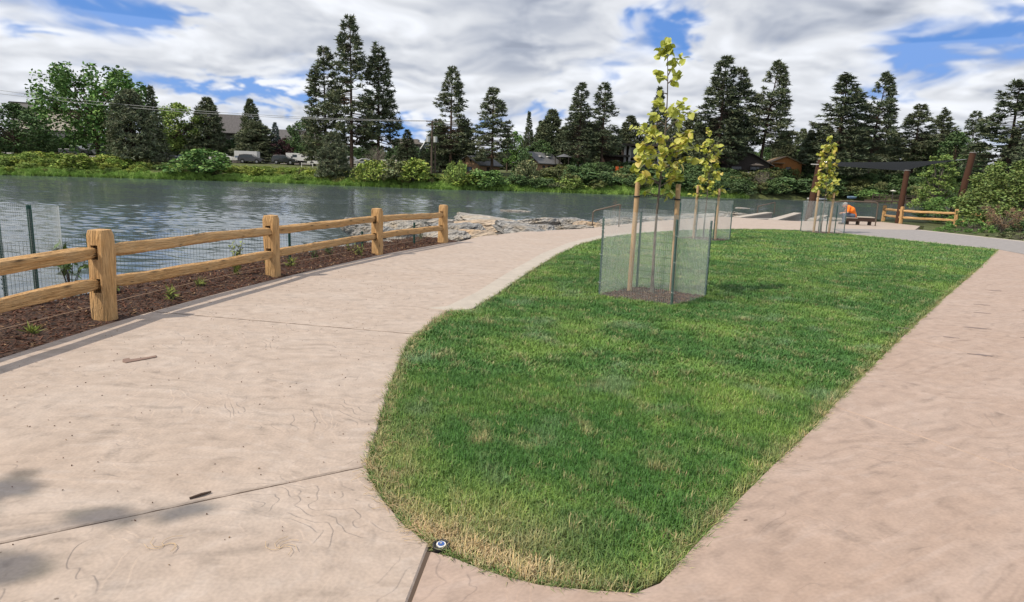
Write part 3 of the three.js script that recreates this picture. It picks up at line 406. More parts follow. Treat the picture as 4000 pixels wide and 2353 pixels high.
const TREES = [
  ['broadleaf_tree', BROAD[0], M.leafDark, 'dark leafy tree at the far left edge across the river', 'tree', -85, -116, 10.8, 11.5],
  ['maple_tree', BROAD[2], M.leaf, 'tall green maple with upright limbs in front of the pale building', 'tree', -77.3, -126, 19.4, 15.5],
  ['bushy_pine', BUSHPINE[0], M.needleGrey, 'rounded grey-green pine just right of the big maple', 'tree', -67.5, -120, 13.4, 8.4],
  ['spruce_tree', SPRUCE[0], M.needle, 'narrow pointed spruce rising behind the rounded grey-green pine', 'tree', -67.3, -127, 15.2, 5.6],
  ['locust_tree', BROAD[1], M.leafLight, 'light green feathery tree between the rounded pine and a dense pine', 'tree', -73.4, -149, 14.7, 12],
  ['bushy_pine', BUSHPINE[1], M.needle, 'dense dark pine left of the steep grey roof', 'tree', -67.2, -149, 15.4, 9.5],
  ['bushy_pine', BUSHPINE[1], M.needle, 'upright pine rising between the two steep grey roofs', 'tree', -58, -150, 15.5, 6.3],
  ['bushy_pine', BUSHPINE[0], M.needleGrey, 'broad low pine directly behind the parked dark cars', 'tree', -56.3, -148.5, 10.7, 9.1],
  ['blue_spruce', SPRUCE[1], M.needleBlue, 'small blue spruce beside the purple-leaved tree', 'tree', -52.7, -149.5, 10.9, 3.8],
  ['plum_tree', BROAD[0], M.leafPurple, 'small purple-leaved tree under the long grey roof', 'tree', -50.4, -149, 7.9, 5.3],
  ['broadleaf_tree', BROAD[1], M.leafDark, 'dark green tree at the left foot of the three tall pines', 'tree', -46.1, -149, 12.4, 7.3],
  ['ponderosa_pine', PINES[1], M.needle, 'left one of the three tallest pines', 'tree', -35.7, -128, 23.2, 7.8],
  ['ponderosa_pine', PINES[0], M.needle, 'tallest pine in the picture, middle of the three', 'tree', -30.2, -125, 27.9, 8.6],
  ['ponderosa_pine', PINES[4], M.needle, 'right one of the three tallest pines, thin airy crown', 'tree', -26.1, -129, 24.4, 7],
  ['bushy_conifer', BUSHPINE[0], M.needleGrey, 'bushy grey-green conifer on the bank before the three tallest pines', 'tree', -30.6, -114, 7.3, 5.4],
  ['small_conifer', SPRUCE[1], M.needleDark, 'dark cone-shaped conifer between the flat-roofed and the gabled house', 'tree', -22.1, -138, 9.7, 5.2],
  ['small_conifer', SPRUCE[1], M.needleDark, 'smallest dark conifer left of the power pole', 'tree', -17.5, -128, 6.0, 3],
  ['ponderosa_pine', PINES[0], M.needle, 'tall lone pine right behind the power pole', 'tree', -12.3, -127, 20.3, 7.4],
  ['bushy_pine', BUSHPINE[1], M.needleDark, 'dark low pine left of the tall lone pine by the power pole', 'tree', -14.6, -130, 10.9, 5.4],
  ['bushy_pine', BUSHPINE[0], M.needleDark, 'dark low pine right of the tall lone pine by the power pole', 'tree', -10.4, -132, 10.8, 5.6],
  ['ponderosa_pine', PINES[2], M.needleGrey, 'airy pine standing between the two brown garages', 'tree', -4.5, -124, 16.6, 7],
  ['broadleaf_tree', BROAD[1], M.leaf, 'mid green tree behind the gap between the garages', 'tree', -.5, -140, 10.5, 5],
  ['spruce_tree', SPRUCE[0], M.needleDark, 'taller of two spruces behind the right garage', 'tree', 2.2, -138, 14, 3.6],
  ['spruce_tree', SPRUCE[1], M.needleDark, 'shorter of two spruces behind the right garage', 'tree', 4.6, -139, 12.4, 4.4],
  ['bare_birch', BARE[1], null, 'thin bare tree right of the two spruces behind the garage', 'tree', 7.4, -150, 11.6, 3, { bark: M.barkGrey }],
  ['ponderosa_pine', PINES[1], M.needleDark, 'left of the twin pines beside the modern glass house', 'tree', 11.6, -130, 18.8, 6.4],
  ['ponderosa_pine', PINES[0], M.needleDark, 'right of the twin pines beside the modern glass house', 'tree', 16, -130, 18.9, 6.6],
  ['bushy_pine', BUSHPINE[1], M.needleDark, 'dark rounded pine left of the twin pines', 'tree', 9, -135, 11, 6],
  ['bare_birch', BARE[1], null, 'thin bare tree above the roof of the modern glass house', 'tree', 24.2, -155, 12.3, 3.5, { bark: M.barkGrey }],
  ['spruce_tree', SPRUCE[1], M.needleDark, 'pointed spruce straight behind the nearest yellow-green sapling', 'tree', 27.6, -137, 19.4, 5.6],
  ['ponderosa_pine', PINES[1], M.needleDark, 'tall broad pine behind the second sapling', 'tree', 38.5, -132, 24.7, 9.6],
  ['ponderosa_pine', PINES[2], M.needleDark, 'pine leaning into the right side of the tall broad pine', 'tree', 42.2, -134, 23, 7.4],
  ['ponderosa_pine', PINES[3], M.needle, 'leaning pine with long bare trunk left of the orange house', 'tree', 47, -133, 24.3, 8.4, { turn: 0, tilt: -.035 }],
  ['small_conifer', BUSHPINE[1], M.needle, 'small pine behind the roof of the orange house', 'tree', 55.4, -142, 12, 4.6],
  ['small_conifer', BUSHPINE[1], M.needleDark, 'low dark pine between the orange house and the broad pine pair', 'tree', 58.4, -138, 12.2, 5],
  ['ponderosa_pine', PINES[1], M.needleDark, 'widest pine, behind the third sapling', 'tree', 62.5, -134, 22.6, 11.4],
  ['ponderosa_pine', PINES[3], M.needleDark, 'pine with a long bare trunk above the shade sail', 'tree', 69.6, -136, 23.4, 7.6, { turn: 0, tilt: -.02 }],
  ['ponderosa_pine', PINES[2], M.needle, 'mid-height pine above the middle of the shade sail', 'tree', 80.6, -140, 18.2, 8.4],
  ['ponderosa_pine', PINES[4], M.needle, 'small airy pine above the right half of the shade sail', 'tree', 88.8, -145, 18.3, 6.2],
  ['broadleaf_tree', BROAD[0], M.leafDark, 'dark rounded leafy tree behind the right shade post', 'tree', 86.4, -136, 13.2, 11],
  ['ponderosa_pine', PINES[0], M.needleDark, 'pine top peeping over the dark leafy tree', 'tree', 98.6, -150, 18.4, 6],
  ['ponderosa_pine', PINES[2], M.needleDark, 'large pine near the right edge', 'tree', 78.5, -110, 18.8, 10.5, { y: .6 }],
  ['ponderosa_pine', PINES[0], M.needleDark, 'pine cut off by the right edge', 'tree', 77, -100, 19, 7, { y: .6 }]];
for (const a of TREES) plantTree(...a);
{ const b = plantTree('dead_shrub', BARE[0], null, 'bare grey dead shrub at the foot of the three tallest pines', 'shrub', -23.5, -113, 5.6, 4, { bark: M.twig }); b.scale.multiplyScalar(1);
  const c = plantTree('dead_shrub', BARE[0], null, 'grey fallen brush on the bank under the dark deck', 'shrub', 43.5, -121, 3.8, 4, { bark: M.twig }); }
// individual shrubs on the far bank, largest and brightest ones
{ const S = [
  ['yellow-green bushy willow left of the white vehicles', -52, -112.6, 4.6, 8.5, M.leaf], ['small round bright shrub in front of the maple trunk', -70.5, -109, 2.7, 5, M.leafYellow], ['bright willow shrub below the three tallest pines', -23, -111, 4.2, 6, M.leafYellow], ['tall pale willow right of the dead grey shrub', -19, -110, 3.8, 6, M.leafOlive], ['yellow-green willow left of the power pole', -16.5, -109.3, 3.9, 5, M.leafYellow],
  ['slender young tree on the bank right of the power pole', -9.6, -109.5, 4.6, 3.4, M.leafLight], ['rounded bright green shrub in front of the left garage', -4.8, -110.5, 2.6, 6.2, M.leaf], ['yellowish shrub left of the rounded bright green one', -7.6, -109.8, 1.8, 4.5, M.leafYellow], ['dark shrub between the two garages', .2, -114, 2.2, 5, M.leafDark], ['grey-green tall willow by the right garage wall', 1.7, -115, 4.8, 3.8, M.leafOlive],
  ['dark green conical bush touching the right garage', 1.2, -118.5, 6.4, 3.0, M.leafDark], ['olive shrub below the right garage', 6.5, -114.5, .9, 4, M.leafOlive], ['dark bush right of the right garage', 10.4, -117, 3.8, 5.5, M.leafDark], ['mid green bush below the twin pines', 13.6, -117, 2.9, 6, M.leafDark], ['shrub below the modern glass house', 19.2, -119, 2.6, 5, M.leafDark], ['yellow-green tuft shrub below the twin pines', 9.4, -114, 1.7, 4.2, M.leafLight],
  ['dark bush behind the first wire guard', 27, -121, 2.8, 7, M.leafDark], ['dark bush under the tall broad pine', 35, -121, 3, 6, M.leafDark], ['wide dark bush below the orange house', 51.5, -125.5, 3.1, 9, M.leafDark], ['dark bush below the right corner of the orange house', 57, -126.5, 3.0, 6, M.leafDark], ['low green bush near the dock', 64, -125, 1.6, 6, M.leaf]];
  S.forEach(([l, x, z, top, w, m], i) => plantTree('bank_shrub', SHRUB[i % 3], m, l, 'shrub', x, z, top, w, { bark: M.barkGrey, full: 1.1 })); }
// stuff: shrubs nobody could count, reeds at the water, and the dark wood behind
function scatter(name, geo, material, list, label, cat) { const im = new THREE.InstancedMesh(geo, material, list.length), I = new THREE.Matrix4(), up = V(0, 1, 0), Q = new THREE.Quaternion(), c = new THREE.Color(); list.forEach(([x, y, z, s, h, a, k], i) => { Q.setFromAxisAngle(up, a); I.compose(V(x, y, z), Q, V(s, h, s)); im.setMatrixAt(i, I); im.setColorAt(i, k ? c.setRGB(...k) : c.setRGB(1, 1, 1)); }); im.name = numbered(name); im.castShadow = im.receiveShadow = true; scene.add(im); return tag(im, label, cat, null, 'stuff'); }
{ const rnd = mulberry(303), A = [[], [], []];
  for (let k = 0; k < 560; k++) { const x = lerp(-112, 12, rnd()), d = 1.4 + rnd() * 13, z = bankZ(x) - d; let h = (.5 + rnd() * .55) * (d < 4 ? .7 : 1) * (x < -60 && d > 7 ? 1.25 : .85); const n = fbm(x * .06, z * .12, 2), m = rnd() + n; if (x > -16 && d > 9) continue; const cap = x > -66 ? Math.max(.25, (1.75 - terrain(x, z)) / 2) : 9; if (h > cap) h = cap; const q = .8 + rnd() * .4; A[k % 3].push([x, terrain(x, z) - .1, z, (1.1 + rnd() * 1.1) * h / .8, h, rnd() * 6.28, m > .75 ? [.26 * q, .33 * q, .06 * q] : m > .32 ? [.19 * q, .29 * q, .055 * q] : m > .12 ? [.125 * q, .20 * q, .05 * q] : [.24 * q, .25 * q, .09 * q]]); }
  A.forEach((L, i) => scatter('bank_shrubs', SHRUB[i].crown, leafMat(1, 1, 1), L, ['mass of low yellow-green shrubs on the far left bank', 'tangle of green willow scrub on the far left bank', 'spreading low scrub mixed through the far left bank'][i], 'shrubs'));
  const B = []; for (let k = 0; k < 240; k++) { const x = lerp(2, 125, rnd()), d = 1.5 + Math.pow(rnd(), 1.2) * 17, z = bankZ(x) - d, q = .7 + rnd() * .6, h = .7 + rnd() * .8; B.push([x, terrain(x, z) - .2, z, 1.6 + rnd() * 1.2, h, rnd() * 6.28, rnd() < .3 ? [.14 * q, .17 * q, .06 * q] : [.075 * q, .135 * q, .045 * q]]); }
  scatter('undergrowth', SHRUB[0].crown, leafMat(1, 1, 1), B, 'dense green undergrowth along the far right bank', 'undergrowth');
  const W = [], W2 = []; for (let k = 0; k < 86; k++) { const x = lerp(6, 175, rnd()), z = bankZ(x) - 24 - rnd() * 40, q = .8 + rnd() * .5; if (x > 15 && x < 31 && z > -146) continue; W.push([x, terrain(x, z) - .3, z, 1.1 + rnd() * .5, .75 + rnd() * .5, rnd() * 6.28, [q, q, q]]); }
  for (let k = 0; k < 46; k++) { const x = lerp(4, 170, rnd()), z = bankZ(x) - 20 - rnd() * 30; if (x > 13 && x < 31 && z > -148) continue; if (x > 44 && x < 60 && z > -142) continue; W2.push([x, terrain(x, z) - .3, z, .8 + rnd() * .3, .5 + rnd() * .32, rnd() * 6.28, [1, 1, 1]]); }
  for (let k = 0; k < 44; k++) { const x = lerp(-125, -12, (k + rnd()) / 44), z = -151 - rnd() * 4; W2.push([x, terrain(x, z) - .3, z, .8 + rnd() * .3, .42 + rnd() * .16, rnd() * 6.28, [1, 1, 1]]); }
  for (let k = 0; k < 60; k++) { const x = lerp(-170, 2, rnd()), z = bankZ(x) - 62 - rnd() * 60, q = .8 + rnd() * .5; W.push([x, terrain(x, z) - .3, z, 1.1 + rnd() * .5, .5 + rnd() * .25, rnd() * 6.28, [q, q, q]]); }
  scatter('woodland', BUSHPINE[1].crown, M.needle, W, 'conifer wood filling the background', 'woodland'); scatter('woodland', BROAD[0].crown, M.leafDark, W2, 'leafy wood behind the houses and the parked cars', 'woodland');
  const m = new MB(); for (let k = 0; k < 26; k++) { const a = rnd() * 6.28, r = rnd() * .3, x = Math.cos(a) * r, z = Math.sin(a) * r, la = rnd() * 6.28, h = .5 + rnd() * .5, ln = .1 + rnd() * .4, s = .8 + rnd() * .45, c = [s, s, s]; const p0 = V(x - .02, 0, z), p1 = V(x + .02, 0, z), q0 = V(x + Math.cos(la) * ln * .4, h * .7, z + Math.sin(la) * ln * .4), q1 = q0.clone().add(V(.025, 0, .01)), t = V(x + Math.cos(la) * ln, h * .9, z + Math.sin(la) * ln); m.quad(p0, p1, q1, q0, c); m.tri(q0, q1, t, c); }
  const Gs = []; for (let k = 0; k < 5200; k++) { const x = lerp(-125, 40, rnd()), d = -.15 + Math.pow(rnd(), 1.5) * 3.4, z = bankZ(x) - d, n = pn(x * .25, 3), q = .75 + rnd() * .5, clump = .75 + .5 * pn(x * .35, 9); Gs.push([x, Math.max(WATER - .05, terrain(x, z) - .05), z, .9 + rnd() * .4, (.75 + rnd() * .5) * clump, rnd() * 6.28, [.20 * q, .33 * q, .065 * q]]); }
  scatter('reeds', m.geo(), leafMat(1, 1, 1), Gs, 'tall green reed grass along the far waterline', 'reeds'); }

// ---------------------------------------------------------------- saplings: trunk, branches and single large leaves
function leafGeo(seed) { const rnd = mulberry(seed), m = new MB(), fold = .12 + rnd() * .2, curl = .1 + rnd() * .25, P = [[0, 0], [.27, -.15], [.50, .08], [.52, .38], [.33, .72], [0, 1.02]], L = s => P.map(([x, y]) => V(s * x, Math.abs(x) * fold * 1.6 - curl * y * y * .5, y)), a = L(1), b = L(-1), mid = [0, .22, .52, .8].map(y => V(0, -curl * y * y * .5, y));
  const fan = (A, f) => { const q = (x, y, z) => f > 0 ? m.tri(x, y, z) : m.tri(x, z, y); q(mid[0], A[1], A[2]); q(mid[0], A[2], mid[1]); q(mid[1], A[2], A[3]); q(mid[1], A[3], mid[2]); q(mid[2], A[3], A[4]); q(mid[2], A[4], mid[3]); q(mid[3], A[4], A[5]); }; fan(a, 1); fan(b, -1);
  m.tube([V(0, .0, 0), V(0, .06, -.28)], .012, 3); return m.geo(); }
const LEAF = [51, 52, 53, 54].map(leafGeo);
const leafM = [[.42, .46, .06], [.54, .54, .08], [.31, .39, .05], [.58, .48, .10], [.47, .51, .07]].map(c => new THREE.MeshPhysicalMaterial({ color: lin(...c), roughness: .55, side: THREE.DoubleSide, transmission: .38, thickness: 0 }));
M.stem = mat(.15, .125, .10, .9, { map: barkMap });
function sapling(seed, label, x, z, H, o) {
  const rnd = mulberry(seed), y = g(z) - .02, t = thing('linden_sapling', label, 'sapling', [x, y, z]), tr = new MB(), tp = [], rd = [];
  const P = s => V((o.lean || 0) * s * H + Math.sin(s * 5 + seed) * .018 * H * s, s * H, Math.cos(s * 4 + seed) * .012 * H * s);
  for (let k = 0; k <= 14; k++) { tp.push(P(k / 14)); rd.push(lerp(.026, .004, Math.pow(k / 14, .8)) * (o.k || 1)); } rd[0] *= 1.5; tr.tube(tp, rd, 8); tr.build('trunk', M.stem, t);
  const tips = [];
  o.br.forEach(([s, az, L, up, dn]) => { const b = new MB(), p = P(s), d = V(Math.cos(az), up, -Math.sin(az)).normalize(), q = [0, .35, .7, 1].map(k => p.clone().addScaledVector(d, L * k).add(V(0, -L * .10 * k * k, 0))); b.tube(q, [.010, .008, .006, .003].map(r => r * (o.k || 1)), 5); b.build('branch', M.stem, t); tips.push([q, dn]); });
  let n = 0; const more = [];
  const put = (p, dir, sz) => { const gi = Math.floor(rnd() * 4), mi = Math.floor(rnd() * 5), m = n < 290 ? mesh('leaf', LEAF[gi], leafM[mi], t) : new THREE.Object3D(); if (n >= 290) more.push([m, gi]); m.position.copy(p); const tgt = dir.clone().add(onSphere(rnd).multiplyScalar(.7)).add(V(0, -.35 - rnd() * .5, 0)); const zx = tgt.normalize(), upv = onSphere(rnd).multiplyScalar(.8).add(V(-.5, .9, .3)).normalize(), xx = upv.clone().cross(zx).normalize(), yy = zx.clone().cross(xx); m.quaternion.setFromRotationMatrix(new THREE.Matrix4().makeBasis(xx, yy, zx)); m.scale.setScalar(sz * (.7 + rnd() * .55)); n++; };
  tips.forEach(([q, dn]) => { for (let k = 0; k < dn; k++) { const s = .2 + .84 * Math.pow((k + rnd()) / dn, .75), f = clamp(s) * 3, i = Math.min(2, Math.floor(f)), p = q[i].clone().lerp(q[i + 1], f - i), d = q[i + 1].clone().sub(q[i]).normalize(); const j = onSphere(rnd).multiplyScalar(o.leaf * .95 * rnd()); put(p.add(j), d.add(onSphere(rnd).multiplyScalar(.8)), o.leaf); } });
  for (const [s, k] of o.top || []) for (let i = 0; i < k; i++) put(P(s + (rnd() - .5) * .03).add(onSphere(rnd).multiplyScalar(.05)), onSphere(rnd), o.leaf * .9);
  if (more.length) { const f = mesh('foliage', mergeGeometries(more.map(([m, gi]) => { m.updateMatrix(); return LEAF[gi].clone().applyMatrix4(m.matrix); })), leafM[0], t); f.userData.kind = 'stuff'; }
  return t;
}
{ const rnd = mulberry(8), br = [];
  // nearest sapling: dense middle, a bare gap, a tuft at the top
  for (let k = 0; k < 15; k++) { const s = .44 + k / 15 * .20; br.push([s, k * 2.39 + .4, .36 + rnd() * .22, .6, 17]); }
  br.push([.56, .05, .52, .42, 10], [.60, 3.0, .52, .75, 9], [.45, 3.3, .30, .35, 7], [.40, 2.6, .22, .4, 5], [.40, .3, .22, .45, 5], [.66, .15, .50, .95, 12], [.68, 2.9, .26, .8, 9], [.69, .4, .42, 1.0, 12], [.72, .2, .28, .9, 10], [.74, 2.5, .18, .9, 10], [.70, 5.0, .22, .9, 8], [.80, 2.8, .14, .3, 1], [.84, .25, .20, .8, 12], [.85, 2.9, .18, .7, 12], [.87, .3, .30, 1.8, 14], [.94, 2.7, .13, 1.0, 12], [.96, 1.2, .12, .8, 10]);
  sapling(61, 'nearest and tallest yellow-green linden sapling, in the front wire guard', 2.06, -9.75, 3.55, { br: br.map(([a, b, c, d, e]) => [a, b, c, d, Math.round(e * (e > 2 ? 1.2 : 1))]), leaf: .088, lean: -.012, top: [[.97, 16], [.99, 10], [.62, 6], [.58, 6], [.5, 6]] });
  const b2 = []; for (let k = 0; k < 16; k++) b2.push([.40 + k / 16 * .5, k * 2.39, (.30 + rnd() * .16) * (1.1 - k / 16 * .55), .6, 15]); b2.push([.38, 3.1, .5, .3, 8], [.72, .2, .5, .9, 8]);
  sapling(62, 'second yellow-green linden sapling, in the middle wire guard', 5.88, -20.9, 3.36, { br: b2, leaf: .115, lean: -.01, top: [[.96, 8], [.99, 6]] });
  const b3 = []; for (let k = 0; k < 22; k++) b3.push([.36 + k / 22 * .54, k * 2.39, (.40 + rnd() * .14) * (1.1 - k / 22 * .55), .7, 13]);
  sapling(63, 'third sapling, a slim leafy column in the farthest wire guard', 12.02, -26.45, 3.72, { br: b3, leaf: .135, top: [[.9, 8], [.96, 8], [.99, 6]] });
  const b4 = []; for (let k = 0; k < 16; k++) b4.push([.45 + k / 16 * .45, k * 2.39, (.5 + rnd() * .2) * (1.1 - k / 16 * .5), .6, 8]);
  sapling(64, 'young tree on the bank left of the picture, casting its shadow on the path', -6.75, -.2, 7.5, { br: b4.map(([a, b, c, d, e]) => [a, b, c * 1.6, d, e]), leaf: .17, k: 2, top: [[.96, 6], [.99, 6]] });
}
// small plants along the fence and on the right-hand bank
function weed(name, label, cat, x, y, z, h, n, leaf, mt, seed, o = {}) { const rnd = mulberry(seed), t = thing(name, label, cat, [x, y, z], 0, o.group), st = new MB(), fo = new MB();
  for (let k = 0; k < n; k++) { const a = rnd() * 6.28, r = (o.spread || .35) * h * (.3 + rnd() * .8), top = V(Math.cos(a) * r, h * (.6 + rnd() * .45), Math.sin(a) * r); st.tube([V(0, -.03, 0), V(top.x * .4, top.y * .5, top.z * .4), top], [.005, .004, .002].map(q => q * (o.thick || 1)), 4);
    for (let q = 0; q < (o.per || 7); q++) { const s = (o.low ?? .35) + (1 - (o.low ?? .35)) * rnd(), p = V(top.x * s, top.y * s, top.z * s), d = onSphere(rnd).add(V(0, .4, 0)).normalize(), w = d.clone().cross(onSphere(rnd)).normalize().multiplyScalar(o.thin || 1), sh = .75 + rnd() * .5, c = [sh, sh, sh], L = leaf * (.6 + rnd() * .7), e = p.clone().addScaledVector(d, L), md = p.clone().lerp(e, .45); fo.tri(p, md.clone().addScaledVector(w, L * .2), e, c); fo.tri(p, e, md.clone().addScaledVector(w, -L * .2), c); } }
  st.build('stems', o.stem || M.stem, t); fo.build('foliage', mt, t); return t; }
const wl = M.leaf, wy = leafMat(.20, .25, .05), wg = leafMat(.10, .17, .05);
weed('bank_plant', 'dark-stemmed leafy shrub behind the leftmost fence rails', 'plant', -5.3, -.05, -7.9, .62, 12, .10, wg, 71, { per: 9, low: .6, thick: 1.4, stem: mat(.07, .055, .045) });
weed('bank_plant', 'feathery bright willow shoot between first and second fence posts', 'plant', -4.15, -.08, -9.9, .58, 9, .055, wy, 72, { per: 26, low: .15, spread: .22 });
weed('bank_plant', 'low green weed clump at the foot of the dark-stemmed shrub', 'plant', -4.95, -.05, -8.1, .2, 16, .08, wy, 73, { per: 8, spread: .9 });
for (const [i, l, x, z, h] of [[0, 'bright grass tuft in the mulch right of the first fence post', -4.12, -7.95, .13], [1, 'bright grass tuft in the mulch near the feathery willow shoot', -4.2, -8.85, .13], [2, 'yellow-green tuft beside the second fence post', -3.75, -11.2, .14], [3, 'yellow tuft left of the third fence post', -3.05, -13.2, .2], [4, 'tiny green seedling in the mulch by the path edge', -4.42, -6.0, .06]]) weed('grass_tuft', l, 'grass tuft', x, g(z) - .02, z, h, 26, .10, wy, 80 + i, { per: 3, spread: .55, thin: .3, low: .1 });
for (const [i, l, x, z, h, m] of [[0, 'small willow seedling behind the rails right of the second post', -3.7, -12.4, .45, wg], [1, 'thin weed between the second and third fence posts', -3.55, -12.9, .35, wg], [2, 'leafy weed left of the third fence post', -3.35, -13.6, .4, wy], [3, 'grey-green shrublet by the boulders left of the last post', -2.35, -16.9, .42, M.leafOlive], [4, 'sparse seedling near the second post seen through the wire', -4.1, -11.0, .3, wg]]) weed('seedling', l, 'plant', x, g(z) - .08, z, h, 7, .05, m, 90 + i, { per: 16, low: .2, spread: .3 });
function nearBush(name, src, m, label, x, z, top, w, o = {}) { return plantTree(name, src, m, label, 'shrub', x, z, top, w, { y: g(Math.max(z, -45)), bark: M.barkGrey, ...o }); }
const bigO = { h: 4, r: 1.6, fork: .1, lobes: 46, y0: .10, y1: .88, size: .12, tall: .9, leaves: 230, leaf: .12, prof: t => Math.sqrt(1 - t * t * .75) }, BIGBUSH = broadleaf(35, bigO), ASPEN = broadleaf(36, { ...bigO, h: 5, r: 1.5, lobes: 40, y0: .16, y1: .95, size: .075, tall: .55, leaves: 150, leaf: .13, prof: t => 1.02 - t * .72 }), DRYB = broadleaf(37, { h: 1.4, r: .75, fork: .1, lobes: 40, y0: .35, y1: .9, size: .09, tall: 1, leaves: 70, leaf: .06, prof: t => .55 + t * .5, two: false }), JUNI = broadleaf(38, { h: 1, r: 1.2, fork: .1, lobes: 40, y0: .12, y1: .8, size: .12, tall: .8, leaves: 150, leaf: .07, prof: t => Math.sqrt(1 - t * t * .7) });
nearBush('young_aspen', ASPEN, leafMat(.15, .23, .055), 'young light green tree beside the right shade post', 30.9, -50, 4.25, 3.5);
M.bushMid = leafMat(.135, .20, .052); nearBush('large_bush', BIGBUSH, M.bushMid, 'big light green bush at the right edge', 25.2, -34, 2.9, 4.6);
nearBush('large_bush', BIGBUSH, M.leaf, 'green bush left of the big light bush, behind the juniper', 25.3, -39.5, 1.35, 3.0);
nearBush('large_bush', BIGBUSH, M.bushMid, 'taller bush cut off by the right edge behind the dry shrub', 26.6, -36.5, 3.6, 4.0);
nearBush('dry_shrub', DRYB, M.leafBrown, 'rounded reddish-brown dry shrub at the right', 20.35, -28.2, 1.12, 1.7);
nearBush('juniper', JUNI, M.leaf, 'low spreading juniper hiding the right end of the far fence', 21.3, -31.6, .42, 2.3);
nearBush('juniper', JUNI, M.leafDark, 'low dark juniper right of the dry shrub', 22.0, -28.5, .6, 2.6);
nearBush('juniper', JUNI, M.leaf, 'low green groundcover at the corner of the asphalt path', 20.0, -30.6, -.05, 1.9);
nearBush('juniper', JUNI, M.leafOlive, 'olive groundcover in front of the dry shrub', 20.0, -26.6, .12, 2.2);
// ---------------------------------------------------------------- split-rail cedar fences
function cedarTex(seed) { const kn = [], rr = mulberry(seed); for (let k = 0; k < 5; k++) kn.push([rr(), rr(), .012 + rr() * .014]);
  return tex(512, 1024, (u, v) => { let k = 0; for (const [a, b, r] of kn) { const dx = Math.min(Math.abs(u - a), 1 - Math.abs(u - a)), dy = Math.min(Math.abs(v - b), 1 - Math.abs(v - b)) * .6; k = Math.max(k, Math.exp(-(dx * dx + dy * dy) / r / r)); }
    const w = fbm(u * 3, v * 2, 3, 0, seed) * .5 + k * .5, n = fbm(u * 26 + w * 3, v * 5 + w, 5, 0, seed + 3), f = pn(u * 120 + w * 4, v * 6, 0, seed + 5), ck = ss(.42, .52, fbm(u * 13 + w, v * 2.2, 3, 0, seed + 8)) * ss(.1, .3, fbm(u * 4, v * 5, 2, 0, seed + 13)), pch = fbm(u * 3, v * 4, 3, 0, seed + 9);
    let r = .60, gg = .36, b = .15; const d = clamp(n * .9 + .25), y = clamp(pch + .35); r = lerp(r, .43, d); gg = lerp(gg, .232, d); b = lerp(b, .085, d); r = lerp(r, .54, y * .5); gg = lerp(gg, .385, y * .5); b = lerp(b, .215, y * .5);
    const s = (1 + f * .26) * (1 - k * .78) * (1 - ck * .85); return [r * s, gg * s, b * s]; }); }
const cedarBump = tex(512, 512, (u, v) => { const w = fbm(u * 3, v * 2, 3, 3, 4) * .5, h = .55 + fbm(u * 22 + w * 3, v * 4 + w, 5, 0, 7) * .7 + pn(u * 90, v * 5, 0, 2) * .12; return [h, h, h]; }, false);
const cedarMaps = [101, 131, 161].map(cedarTex);
M.cedar = cedarMaps.map(t => mat(1, 1, 1, .82, { map: rep(t, 1.9, .75), bumpMap: rep(cedarBump, 2.4, .9), bumpScale: .035 }));
